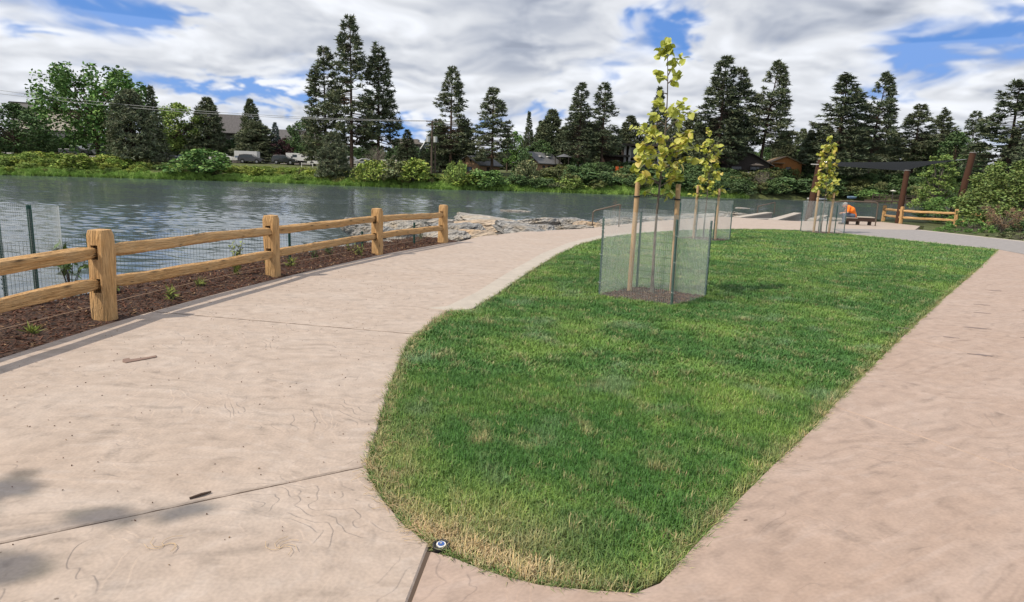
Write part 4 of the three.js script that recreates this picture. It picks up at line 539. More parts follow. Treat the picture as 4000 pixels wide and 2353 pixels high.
function beam(len, w, h, seed, axis, o = {}) { // hewn timber: wavering rounded section, closed ends; runs along +x (rail) or +y (post)
  const rnd = mulberry(seed), m = new MB(), ns = o.ns || 26, na = 40, cr = [...Array(3)].map(() => [rnd() * 6.28, (rnd() - .5) * .5, .03 + rnd() * .05, rnd(), .25 + rnd() * .4]), off = [...Array(4)].map(() => (rnd() - .5) * .3), sag = (rnd() - .5) * .02;
  for (let k = 0; k <= ns; k++) { const t = k / ns; let tp = 1; if (o.taper) tp = Math.min(1, .55 + Math.min(t, 1 - t) * len / o.taper * .45); if (o.dome) tp *= 1 - .14 * ss(.965, 1, t);
    for (let a = 0; a <= na; a++) { const th = (a % na) / na * 6.283 + .3, c = Math.cos(th), s = Math.sin(th), e = .24 + off[a % 4] * .1, rr = 1 / Math.pow(Math.pow(Math.abs(c), 1 / e) + Math.pow(Math.abs(s), 1 / e), e), nz = 1 + (vn3(c * 1.6 + seed, t * len * 2.2, s * 1.6, seed) - .5) * .28 + (vn3(c * 5 + seed, t * len * 3, s * 5, seed + 9) - .5) * .12 + (vn3(c * 14 + seed, t * len * 5, s * 14, seed + 5) - .5) * .07 - cr.reduce((q, [a0, dr, dp, t0, ln]) => { let d = th - .3 - a0 - dr * (t - .5); d = Math.atan2(Math.sin(d), Math.cos(d)); return q + dp * 1.8 * Math.exp(-d * d / .012) * ss(0, .08, ln - Math.abs(t - t0)); }, 0);
      const y = c * rr * h / 2 * nz * tp, z = s * rr * w / 2 * nz * tp, by = axis === 'y' ? 0 : Math.sin(t * 3.14) * sag + (vn3(t * len * 1.1, seed, 3) - .5) * .028, bz = (vn3(t * len * .8, seed, 7) - .5) * .03;
      axis === 'y' ? m.vert(y + bz * .5, t * len, z, 0, 0, 0, a / na * .62, t * len + seed * .37) : m.vert(t * len, y + by, z + bz, 0, 0, 0, a / na * .40, t * len + seed * .37); } }
  for (let k = 0; k < ns; k++) for (let a = 0; a < na; a++) { const p = k * (na + 1) + a, q = p + na + 1; axis === 'y' ? m.i.push(p, q, p + 1, p + 1, q, q + 1) : m.i.push(p, p + 1, q, p + 1, q + 1, q); }
  for (const k of [0, ns]) { const o0 = k * (na + 1), t = k ? len + (o.dome ? .012 : 0) : 0, src = [...Array(na).keys()].map(a => [m.p[(o0 + a) * 3], m.p[(o0 + a) * 3 + 1], m.p[(o0 + a) * 3 + 2]]), c = src.reduce((s, q) => [s[0] + q[0] / na, s[1] + q[1] / na, s[2] + q[2] / na], [0, 0, 0]);
    const ci = axis === 'y' ? m.vert(c[0], t, c[2], 0, 0, 0, .1, .1) : m.vert(t, c[1], c[2], 0, 0, 0, .1, .1), ids = src.map((q, a) => m.vert(...q, 0, 0, 0, .1 + Math.cos(a / na * 6.28) * .08, .1 + Math.sin(a / na * 6.28) * .08));
    ids.forEach((q, a) => { const n = ids[(a + 1) % na]; (k ? 1 : 0) ^ (axis === 'y' ? 1 : 0) ? m.i.push(ci, q, n) : m.i.push(ci, n, q); }); }
  const q = m.geo(); q.computeVertexNormals(); q.deleteAttribute('color'); return q;
}
const evaluator = new Evaluator(); evaluator.attributes = ['position', 'normal', 'uv']; evaluator.useGroups = false;
function postGeo(seed, h, w, d, holes) { let b = new Brush(beam(h, w, d, seed, 'y', { ns: 22, dome: true })); b.updateMatrixWorld(); for (const y of holes) { const c = new Brush(new THREE.BoxGeometry(.6, .145, .082)); c.position.set(0, y, 0); c.updateMatrixWorld(); b = evaluator.evaluate(b, c, SUBTRACTION); } return b.geometry; }
function railFence(name, label, P, o) {
  const f = thing(name, label, 'fence'), S = .25;
  const ang = i => { const a = P[Math.max(0, i - 1)], b = P[Math.min(P.length - 1, i + 1)]; return Math.atan2(-(b[1] - a[1]), b[0] - a[0]); };
  P.forEach(([x, z], i) => { if (o.skip === i) return; const m = mesh('post', postGeo(o.seed + i * 3, o.h + S, o.w * (1 + .08 * Math.sin(i * 5)), o.w * .92, [o.r1 + S, o.r2 + S]), M.cedar[i % 3], f); m.position.set(x, g(z) - S, z); m.rotation.y = ang(i); m.rotation.z = Math.sin(i * 7) * .012; });
  for (let i = 0; i < P.length - 1; i++) for (const [r, k] of [[o.r1, 0], [o.r2, 1]]) { const [ax, az] = P[i], [bx, bz] = P[i + 1], L = Math.hypot(bx - ax, bz - az) + .10, m = mesh('rail', beam(L, .098, .122, o.seed + 40 + i * 2 + k, 'x', { taper: .28, ns: 34 }), M.cedar[(i + k) % 3], f), dx = (bx - ax) / L, dz = (bz - az) / L;
    m.position.set(ax - dx * .05 - dz * .018 * (i % 2 ? 1 : -1), g(az) + r + (i % 2 ? .012 : -.012), az - dz * .05 + dx * .018 * (i % 2 ? 1 : -1)); m.rotation.order = 'YZX'; m.rotation.y = Math.atan2(-(bz - az), bx - ax); m.rotation.z = Math.atan2(g(bz) - g(az) + (i % 2 ? -.02 : .02), L); m.rotation.x = Math.sin(i * 3 + k * 2) * .3; }
  return f;
}
railFence('split_rail_fence', 'honey-coloured split-rail cedar fence along the left path edge', [[-4.42, -3.3], [-4.19, -6.76], [-3.66, -10.12], [-2.77, -13.55], [-1.77, -16.6]], { h: .92, w: .205, r1: .36, r2: .70, seed: 11 });
railFence('split_rail_fence', 'short split-rail cedar fence beyond the plaza, beside the bushes', [[22.0, -40.4], [21.35, -37.4], [23.2, -35.6], [25.4, -34.0]], { h: .93, w: .2, r1: .34, r2: .70, seed: 71 });

// ---------------------------------------------------------------- wire guards and stakes
M.wire = mat(.62, .67, .67, .4, { metalness: .4 }); M.wireDark = mat(.10, .13, .11, .5, { metalness: .3 }); M.greenSteel = mat(.028, .095, .08, .45, { metalness: .2 }); M.stakeWood = mat(.75, .82, 1.0, .85, { map: rep(cedarMaps[1], 3, 1) }); M.strap = mat(.012, .012, .013, .6);
function wireGrid(pts, y0, y1, sx, sy, w, o = {}) { // pts: polyline [x, z] (may be closed by repeating the first point)
  const m = new MB(), L = resample(pts, o.st || .18), len = []; let acc = 0; const yb = (x, z) => o.base ? o.base(x, z) : 0;
  const bar = (a, b, h) => { const d = b.clone().sub(a).normalize(), n = Math.abs(d.y) > .5 ? V(1, 0, 0) : V(0, 1, 0), s = d.clone().cross(n).normalize().multiplyScalar(h / 2), t = d.clone().cross(s).normalize().multiplyScalar(h / 2); const q = [s.clone().add(t), s.clone().sub(t), s.clone().negate().sub(t), t.clone().sub(s)]; for (let k = 0; k < 4; k++) m.quad(a.clone().add(q[k]), b.clone().add(q[k]), b.clone().add(q[(k + 1) % 4]), a.clone().add(q[(k + 1) % 4])); };
  for (let y = y0; y <= y1 + 1e-6; y += sy) for (let i = 0; i < L.length - 1; i++) bar(V(L[i][0], yb(...L[i]) + y, L[i][1]), V(L[i + 1][0], yb(...L[i + 1]) + y, L[i + 1][1]), w);
  const F = resample(pts, sx); F.forEach(([x, z]) => bar(V(x, yb(x, z) + y0, z), V(x, yb(x, z) + y1, z), w * (o.wv || 1))); return m.geo();
}
function stakeGeo(h) { const m = new MB(); m.box(0, h / 2 - .15, 0, .034, h + .3, .006); m.box(0, h / 2 - .15, .012, .006, h + .3, .024); for (let y = .08; y < h - .02; y += .055) m.box(0, y, -.006, .012, .018, .008); return m.geo(); }
function guard(label, G, H, sy, sx, w, extra) {
  const [cx, cz] = G, t = thing('tree_guard', label, 'tree guard', [cx, g(cz) - .02, cz]), C = corners(G).map(([x, z]) => [x - cx, z - cz]), loop = [];
  for (let k = 0; k < 4; k++) { const [ax, az] = C[k], [bx, bz] = C[(k + 1) % 4]; for (let i = 0; i < 8; i++) { const s = i / 8, b = Math.sin(s * Math.PI) * .03; let x = lerp(ax, bx, s), z = lerp(az, bz, s); const l = Math.hypot(x, z); loop.push([x * (1 + b / l), z * (1 + b / l)]); } }
  loop.push(loop[0]);
  mesh('wire_mesh', wireGrid(loop, .005, H, sx, sy, w, { st: .5, wv: .6 }), M.wire, t);
  [...C, ...(extra || [])].forEach(([x, z], k) => { const s = mesh('stake', stakeGeo(1.16 - (k % 2) * .05), M.greenSteel, t); s.position.set(x * .975, 0, z * .975); s.rotation.y = k * 1.57; s.rotation.z = Math.sin(k * 4 + cx) * .012; });
  C.forEach(([x, z], k) => { for (const y of [.2, .6, .95]) { const m = new MB(); const pts = []; for (let a = 0; a <= 8; a++) pts.push(V(x + Math.cos(a / 8 * 6.28) * .022, y + (a - 4) * .003, z + Math.sin(a / 8 * 6.28) * .022)); m.tube(pts, .002, 4); mesh('wire_tie', m.geo(), M.wire, t); } });
  return t;
}
guard('front wire guard of fine galvanised mesh on green stakes', guards[0], 1.22, .0145, .026, .0016);
guard('middle wire guard of fine galvanised mesh', guards[1], 1.22, .0135, .026, .0015);
guard('farthest wire guard of fine galvanised mesh near the seated person', guards[2], 1.22, .0135, .026, .0015, [[-.3, .45], [.2, .62]]);
guards.forEach((G, i) => { const P = corners([G[0], G[1], G[2] * 1.02, G[3]]), q = slab(P, .08, 0, 0, -.012); struct(mesh('mulch_square', q, M.mulch), ['bark mulch in the front wire guard', 'bark mulch in the middle wire guard', 'bark mulch in the farthest wire guard'][i]); });
{ const rnd = mulberry(3), sp = []; guards.forEach(G => { const C = corners(G); for (let k = 0; k < 2600; k++) { const x = G[0] + (rnd() - .5) * 1.7, z = G[1] + (rnd() - .5) * 1.7; if (inPoly(C, x, z)) sp.push([x, g(z) - .008, z]); } }); shards('bark_chips', sp, 4, 'loose splinters of bark inside the wire guards', .01, .07); }
function woodStake(label, x, z, h, r, lean) { const m = new MB(), t = thing('tree_stake', label, 'stake', [x, g(z), z]), a = V(0, -.2, 0), b = V(lean[0], h, lean[1]); m.tube([a, a.clone().lerp(b, .5), b.clone().add(V(0, -.006, 0)), b], [r, r, r, r * .93], 12); m.build('shaft', M.stakeWood, t); return V(x + lean[0] * .86, g(z) + h * .86, z + lean[1] * .86); }
function strapTie(label, A, B, C) { const t = thing('tie_strap', label, 'strap', [0, 0, 0]), link = (p, q, side) => { const n = 12, d = q.clone().sub(p); for (let k = 0; k < n; k++) { const a = p.clone().addScaledVector(d, k / n), b = p.clone().addScaledVector(d, (k + .82) / n), m = new MB(), u = V(0, .016, 0); m.tube([a.clone().add(u), b.clone().add(u), b.clone().sub(u), a.clone().sub(u), a.clone().add(u)], .0055, 5); m.build('link', M.strap, t); } };
  link(A, C); link(C, B); for (const p of [A, B]) { const m = new MB(), pts = []; for (let k = 0; k <= 12; k++) pts.push(p.clone().add(V(Math.cos(k / 12 * 6.28) * .044, 0, Math.sin(k / 12 * 6.28) * .044))); m.tube(pts, .011, 5); m.build('loop', M.strap, t); } }
{ const a = woodStake('round wooden stake left of the nearest sapling', 1.74, -9.85, 1.62, .036, [.02, 0]), b = woodStake('round wooden stake right of the nearest sapling', 2.40, -9.95, 1.59, .036, [-.03, 0]); strapTie('black chain-link strap tying the nearest sapling to its stakes', a, b, V(2.04, a.y + .02, -9.80));
  const c = woodStake('pale wooden stake left of the second sapling', 5.60, -21.0, 1.62, .04, [.01, 0]), d = woodStake('orange-brown wooden stake right of the second sapling', 6.22, -20.8, 1.55, .036, [0, 0]); strapTie('black strap tying the second sapling to its stakes', c, d, V(5.88, c.y, -20.9));
  const e = woodStake('wooden stake left of the third sapling', 11.72, -26.4, 1.62, .045, [.02, 0]), f = woodStake('wooden stake right of the third sapling', 12.32, -26.4, 1.55, .045, [.02, 0]); strapTie('black strap tying the third sapling to its stakes', e, f, V(12.02, e.y, -26.4)); }
// wire fence along the riverbank and fine-mesh plant cage at the far left
{ const P = [[-6.3, -4.2], [-5.75, -9.0], [-5.0, -10.6], [-3.98, -11.85], [-3.3, -14.55], [-2.4, -15.9], [-2.25, -17.3]], t = thing('wire_fence', 'thin wire grid fence on green stakes behind the cedar fence', 'wire fence'), base = (x, z) => g(z) - .08;
  mesh('wire_mesh', wireGrid(P, .02, .72, .055, .10, .0026, { base, st: .4 }), M.wireDark, t);
  for (const [x, z, h] of [[-5.75, -9.0, .74], [-3.98, -11.85, .72], [-3.3, -14.55, .45], [-2.35, -15.75, .6]]) { const s = mesh('stake', stakeGeo(h), M.greenSteel, t); s.position.set(x, base(x, z), z); s.scale.set(1.3, 1, 1.3); }
  const c = thing('plant_cage', 'fine wire mesh plant cage with tall stake at the far left', 'plant cage', [-5.9, g(-7.6) - .05, -7.6]), loop = []; for (let k = 0; k <= 24; k++) { const a = k / 24 * 6.283; loop.push([Math.cos(a) * .62, Math.sin(a) * .62]); }
  mesh('wire_mesh', wireGrid(loop, 0, 1.12, .02, .017, .0013, { st: .4 }), M.wire, c); for (const a of [-.35, 2.2, 4.2]) { const s = mesh('stake', stakeGeo(1.16), M.greenSteel, c); s.position.set(Math.cos(a) * .6, 0, Math.sin(a) * -.6); s.scale.set(1.5, 1, 1.5); s.rotation.y = a; } }
// string line above the mulch
{ const m = new MB(), L = offsetLine(outer.slice(1, 8), .52); m.tube(L.map(([x, z], i) => V(x, g(z) + .07 + Math.sin(i * 2.1) * .012, z)), .0042, 5); tag(m.build('drip_line', mat(.36, .25, .17, .8)), 'thin brown line running along the mulch bed under the fence', 'line'); }

// ---------------------------------------------------------------- boulders
const rockMap = tex(512, 512, (u, v) => { const w = fbm(u * 4, v * 4, 3, 4, 3), n = fbm(u * 7 + w, v * 15 + w, 5, 0, 5), q = pn(u * 60, v * 60, 60, 7), p = fbm(u * 3, v * 3, 3, 3, 9), s = .8 + n * .75 + q * .16; const k = clamp(p * 1.6); return [lerp(.40, .47, k) * s, lerp(.385, .38, k) * s, lerp(.36, .27, k) * s]; });
const rockBump = tex(512, 512, (u, v) => { const w = fbm(u * 4, v * 4, 3, 4, 3), h = .5 + fbm(u * 7 + w, v * 15 + w, 5, 0, 5) * .9; return [h, h, h]; }, false);
M.rock = [mat(1, 1, 1, .9, { map: rep(rockMap, .8), bumpMap: rep(rockBump, .8), bumpScale: .12 }), mat(.80, .84, .90, .9, { map: rep(rockMap, .7), bumpMap: rep(rockBump, .7), bumpScale: .14 }), mat(1.12, .95, .78, .9, { map: rep(rockMap, .6), bumpMap: rep(rockBump, .6), bumpScale: .1 })];
function rockGeo(seed) { const rnd = mulberry(seed), pl = []; for (let k = 0; k < 15; k++) pl.push([onSphere(rnd), .72 + rnd() * .28]); pl.push([V(0, 1, 0), .62], [V(.25, .95, .1).normalize(), .68]); const q = new THREE.IcosahedronGeometry(1, 14), p = q.attributes.position, uv = q.attributes.uv;
  for (let i = 0; i < p.count; i++) { const d = V(p.getX(i), p.getY(i), p.getZ(i)).normalize(); let r = 1.1; for (const [n, o] of pl) { const c = n.dot(d); if (c > .05) r = Math.min(r, o / c); } r *= 1 + (vn3(d.x * 3 + seed, d.y * 6, d.z * 3, seed) - .5) * .16 + (vn3(d.x * 9, d.y * 14 + seed, d.z * 9, seed) - .5) * .06; p.setXYZ(i, d.x * r, d.y * r, d.z * r); uv.setXY(i, d.x * r + d.z * r * .6, d.y * r * .8 + d.z * r * .5); }
  q.computeVertexNormals(); return q; }
const ROCK = [201, 202, 203, 204, 205].map(rockGeo);
{ const B = [ // label, x, z, half sizes, top height above ground, kind
  ['pale grey boulder touching the last fence post', -1.95, -18.1, 1.05, .36, .62, .20, 0], ['small mottled boulder behind the wire left of the last post', -2.95, -18.0, .55, .4, .5, .22, 1], ['tan slab at the path edge right of the last post', -1.2, -19.7, .95, .3, .62, .16, 2], ['long grey slab behind the tan one', -1.75, -21.0, 1.0, .33, .6, .22, 1], ['dark-faced angular boulder at the path edge', .35, -22.0, 1.35, .34, .65, .20, 1], ['rounded dark boulder right of the angular one', 1.05, -23.7, .7, .42, .6, .28, 1], ['low pale boulder at the path edge further right', 2.1, -24.6, 1.0, .3, .6, .20, 0], ['rightmost tan boulder ending the rocky point', 3.0, -26.6, 1.2, .36, .6, .28, 2],
  ['wide rust-stained slab in the middle of the rocky point', -1.4, -24.6, 1.6, .4, .8, .30, 2], ['grey block behind the long slab', -2.3, -22.8, .9, .4, .6, .26, 1], ['big pale flat boulder at the back of the rocky point', -1.2, -27.4, 2.2, .45, .9, .36, 0], ['flat pale boulder right of the big flat one', 1.0, -27.8, 1.3, .42, .8, .34, 0], ['layered grey boulder in the centre of the point', -.1, -25.4, 1.3, .42, .7, .34, 0], ['dark wedge boulder near the water', 2.3, -28.2, 1.2, .42, .6, .34, 1],
  ['grey rock near the water left of the last post', -3.6, -22.2, 1.2, .4, .7, .22, 0], ['flat grey rock furthest left at the waterline', -4.9, -23.4, 1.4, .38, .8, .10, 1], ['pale rock beyond the last post near the water', -3.4, -25.6, 1.5, .45, .8, .24, 0], ['dark rock touching the water behind the wire', -4.4, -20.6, .9, .35, .6, .08, 1], ['light rock under the third fence post', -3.1, -15.9, .75, .3, .5, .02, 0], ['dark low rock left of the third fence post', -3.75, -14.9, .5, .3, .4, .02, 1], ['flat pale rock below the third rail section', -2.8, -17.0, .7, .22, .5, .04, 0],
  ['flat pale rock at the back of the plaza by the cheek wall', 14.6, -44.5, 1.6, .4, .8, .12, 0], ['long pale rock in the river edge left of the cheek wall', 11.9, -41.5, 1.5, .4, .9, .08, 0], ['pale shelf rock left of the cheek wall', 10.4, -39.5, 1.2, .35, .7, .06, 0], ['grey shelf rock behind the middle wire guard', 7.4, -34.5, 1.4, .38, .8, .14, 1], ['pale shelf rock seen through the middle wire guard', 8.9, -36.6, 1.2, .38, .7, .12, 0], ['grey boulder behind the front wire guard', 5.3, -31.0, 1.1, .4, .7, .18, 1], ['dark boulder under the cheek wall beside the third guard', 17.6, -39.4, 1.0, .6, .7, .28, 1], ['pale low rock left of the stair handrail', 4.1, -29.6, .9, .35, .6, .10, 0]];
  B.forEach(([l, x, z, sx, sy, sz, top, k], i) => { const t = mesh('boulder', ROCK[i % 5], M.rock[k]); tag(t, l, 'boulder', 'boulders along the water'); const tp = top * (z < -22.4 ? .3 : .75); t.position.set(x, g(z) + tp - sy * .70, z); t.scale.set(sx * .78, sy * 1.1, sz * .86); t.rotation.set(Math.sin(i * 5) * .10, Math.sin(i * 3) * .5, Math.cos(i * 4) * .12); });
  for (const [l, x, z, sx, i] of [['pale rocks breaking the river surface beyond the rocky point', 0, -50.4, 1.1, 1], ['pale rock breaking the river surface left of the far handrail', 24, -72, .9, 2]]) { const t = mesh('river_rock', ROCK[i], M.rock[0]); tag(t, l, 'rock'); t.position.set(x, WATER - .08, z); t.scale.set(sx, .3, .5); } }

// ---------------------------------------------------------------- terrace walls, steps, handrails, bench
const wallBox = (name, label, A, B, w, top) => { const m = new MB(), dx = B[0] - A[0], dz = B[1] - A[1], L = Math.hypot(dx, dz), t = thing(name, label, 'wall', [(A[0] + B[0]) / 2, 0, (A[1] + B[1]) / 2], Math.atan2(-dz, dx)); m.box(0, top - 1.05, 0, L, 1.9, w); m.build('wall', M.smooth, t); const c = new MB(); c.box(0, top - .05, 0, L + .06, .1, w + .06); c.build('coping', M.border, t); };
wallBox('cheek_wall', 'left concrete cheek wall of the river steps', [12.6, -38.4], [17.4, -46.4], .42, -.33);
wallBox('cheek_wall', 'right concrete cheek wall of the river steps', [14.0, -36.7], [19.6, -47], .45, -.32);
wallBox('cheek_wall', 'concrete wall stepping down behind the farthest wire guard', [16.7, -38.0], [20.4, -44.5], .4, -.30);
{ const t = thing('river_steps', 'concrete steps going down to the river between the cheek walls', 'steps', [13.5, 0, -38.0], 0); for (let k = 0; k < 6; k++) { const m = new MB(), s = k * .42; m.box(.5 + s * .54, -.62 - k * .14, -.4 - s, 2.2, .5, .46, 1.03 - .5); m.build('step', M.smooth, t); } }
M.bronze = mat(.16, .125, .095, .45, { metalness: .6 });
function handrail(label, pts, posts, r = .022) { const t = thing('handrail', label, 'handrail'), m = new MB(); m.tube(pts.map(p => V(...p)), r, 8); m.build('rail', M.bronze, t); for (const [a, b] of posts) { const q = new MB(); q.tube([V(...a), V(...b)], r, 8); q.build('post', M.bronze, t); } }
handrail('bronze handrail rising by the first river steps behind the front guard', [[2.93, -.5, -25.4], [2.93, .31, -25.4], [3.0, .37, -25.45], [3.9, .63, -25.4], [3.97, .60, -25.4]], [[[3.93, .62, -25.4], [3.93, -.4, -25.4]]], .026);
handrail('small bronze handrail on the left cheek wall', [[16.46, -.42, -46], [16.46, .03, -46], [16.52, .07, -46], [17.6, .36, -46]], [[[17.6, .36, -46], [17.6, -.4, -46]]], .03);
handrail('long bronze handrail arching behind the bench and seated person', [[15.5, .76, -33.6], [16.16, .88, -33.6], [17.7, .88, -33.5], [17.82, .84, -33.45], [17.86, .74, -33.45], [17.86, -.3, -33.45]], [[[15.55, .78, -33.6], [15.55, -.3, -33.6]]], .03);
{ const t = thing('bench', 'dark brown bench with pale top boards where the person sits', 'bench', [17.2, g(-34.1), -34.1], -.05), b = new MB(); b.box(.28, .27, 0, 1.15, .17, .38); b.build('apron', mat(.085, .05, .035, .8), t); b.i.length = 0;
  const s = new MB(); s.box(.40, .40, 0, .82, .04, .44); s.build('seat_board', mat(.50, .44, .37, .7), t); const s2 = new MB(); s2.box(-.30, .345, 0, .56, .04, .44); s2.build('seat_board', mat(.50, .44, .37, .7), t); const a2 = new MB(); a2.box(-.28, .24, 0, .5, .16, .36); a2.build('apron', mat(.085, .05, .035, .8), t); for (const x of [-.42, .1, .68]) { const l = new MB(); l.box(x, .09, 0, .06, .2, .3); l.build('leg', mat(.06, .04, .03, .8), t); } }
// ---------------------------------------------------------------- seated person
function sdfGeo(bones, cell, pad, k = .05, colour) { // bones: [ax,ay,az, bx,by,bz, ra, rb]
  const mn = [9, 9, 9], mx = [-9, -9, -9]; for (const b of bones) for (let i = 0; i < 3; i++) { mn[i] = Math.min(mn[i], b[i] - b[6] - pad, b[i + 3] - b[7] - pad); mx[i] = Math.max(mx[i], b[i] + b[6] + pad, b[i + 3] + b[7] + pad); }
  const size = Math.max(mx[0] - mn[0], mx[1] - mn[1], mx[2] - mn[2]), n = Math.min(110, Math.ceil(size / cell)), ctr = mn.map((a, i) => (a + mx[i]) / 2), half = size / 2 * 1.06, mc = new MarchingCubes(n, new THREE.MeshBasicMaterial(), false, false, 120000);
  const dist = (x, y, z) => { let d = 9; for (const b of bones) { const vx = b[3] - b[0], vy = b[4] - b[1], vz = b[5] - b[2], t = clamp(((x - b[0]) * vx + (y - b[1]) * vy + (z - b[2]) * vz) / (vx * vx + vy * vy + vz * vz + 1e-9)), e = Math.hypot(x - b[0] - vx * t, y - b[1] - vy * t, z - b[2] - vz * t) - lerp(b[6], b[7], t), h = clamp(.5 + .5 * (d - e) / k); d = lerp(d, e, h) - k * h * (1 - h); } return d; };
  for (let z = 0; z < n; z++) for (let y = 0; y < n; y++) for (let x = 0; x < n; x++) mc.field[x + y * n + z * n * n] = -dist(ctr[0] + (x / n * 2 - 1) * half, ctr[1] + (y / n * 2 - 1) * half, ctr[2] + (z / n * 2 - 1) * half);
  mc.isolation = 0; mc.update(); const c = mc.count ?? mc.geometry.drawRange.count, q = new THREE.BufferGeometry(), P = new Float32Array(c * 3), N = new Float32Array(c * 3), C = new Float32Array(c * 3);
  for (let i = 0; i < c; i++) { for (let j = 0; j < 3; j++) { P[i * 3 + j] = ctr[j] + mc.positionArray[i * 3 + j] * half; N[i * 3 + j] = mc.normalArray[i * 3 + j]; } const cc = colour(P[i * 3], P[i * 3 + 1], P[i * 3 + 2]); C.set(cc, i * 3); }
  q.setAttribute('position', new THREE.BufferAttribute(P, 3)); q.setAttribute('normal', new THREE.BufferAttribute(N, 3)); q.setAttribute('color', new THREE.BufferAttribute(C, 3)); q.setAttribute('uv', new THREE.BufferAttribute(new Float32Array(c * 2), 2)); return q;
}
{ // seat height .36, faces -x, bent forward with elbows on the knees
  const skin = [.42, .24, .17], jean = [.09, .12, .18], shoe = [.05, .045, .04];
  const t = thing('person', 'seated person in orange shirt, grey cap and jeans, bent forward on the bench', 'person', [17.02, g(-34.1), -34.1], -.25);
  const legs = [-1, 1].flatMap(s => [[0, .47, s * .09, -.42, .50, s * .13, .095, .068], [-.42, .50, s * .13, -.40, .08, s * .13, .065, .045], [-.40, .06, s * .13, -.57, .045, s * .15, .045, .04]]);
  const torso = [[0, .46, 0, -.10, .72, 0, .15, .15], [-.10, .72, -.12, -.10, .72, .12, .11, .11], [-.26, .86, -.15, -.26, .86, .15, .075, .075], [-.10, .72, 0, -.26, .86, 0, .15, .11], [-.28, .88, 0, -.38, .93, 0, .055, .05]];
  const head = [[-.42, 1.0, 0, -.44, .95, 0, .098, .085], [-.50, .945, 0, -.515, .93, 0, .022, .018], [-.42, .97, -.095, -.42, .95, -.095, .02, .016], [-.42, .97, .095, -.42, .95, .095, .02, .016], [-.47, .90, 0, -.48, .89, 0, .045, .04]];
  const arms = [-1, 1].flatMap(s => [[-.26, .85, s * .19, -.30, .60, s * .22, .052, .042], [-.30, .60, s * .22, -.50, .56, s * .07, .040, .029]]);
  const hand = s => { const o = [[-.50, .56, s * .07, -.57, .55, s * .035, .030, .032]]; for (let k = 0; k < 4; k++) o.push([-.58, .565 - k * .017, s * .035, -.62, .56 - k * .018, s * .01, .0095, .009], [-.62, .56 - k * .018, s * .01, -.61, .55 - k * .018, -s * .015, .009, .0075]); o.push([-.55, .585, s * .03, -.585, .60, s * .005, .011, .009]); return o; };
  const q1 = sdfGeo([...legs, ...torso.slice(0, 1), ...arms, ...torso, ...head], .014, .03, .045, (x, y, z) => x > -.62 && y < .10 ? shoe : y < .60 && !(x < -.27 && y > .53 && Math.abs(z) < .2 && x < -.31 && y > .565) ? jean : skin), hs = [-1, 1].map(s => sdfGeo(hand(s), .004, .01, .006, () => skin));
  mesh('body', mergeGeometries([q1, ...hs]), new THREE.MeshStandardMaterial({ vertexColors: true, roughness: .85, side: THREE.DoubleSide }), t);
  const shirt = sdfGeo([[.01, .47, 0, -.10, .72, 0, .165, .17], [-.10, .72, -.12, -.10, .72, .12, .125, .125], [-.25, .86, -.16, -.25, .86, .16, .09, .09], [-.10, .72, 0, -.25, .85, 0, .17, .125], ...[-1, 1].map(s => [-.25, .85, s * .19, -.285, .68, s * .215, .072, .064])], .013, .03, .04, () => [1, 1, 1]);
  mesh('shirt', shirt, mat(.85, .20, .015, .8), t);
  const cap = new THREE.SphereGeometry(.107, 20, 10, 0, 6.283, 0, 1.7); cap.rotateZ(.35); cap.translate(-.42, 1.005, 0); const brim = new THREE.CylinderGeometry(.085, .085, .008, 18); brim.scale(1, 1, .95); brim.rotateZ(.45); brim.translate(-.50, .985, 0); mesh('cap', mergeGeometries([cap, brim]), mat(.26, .25, .24, .9), t); }
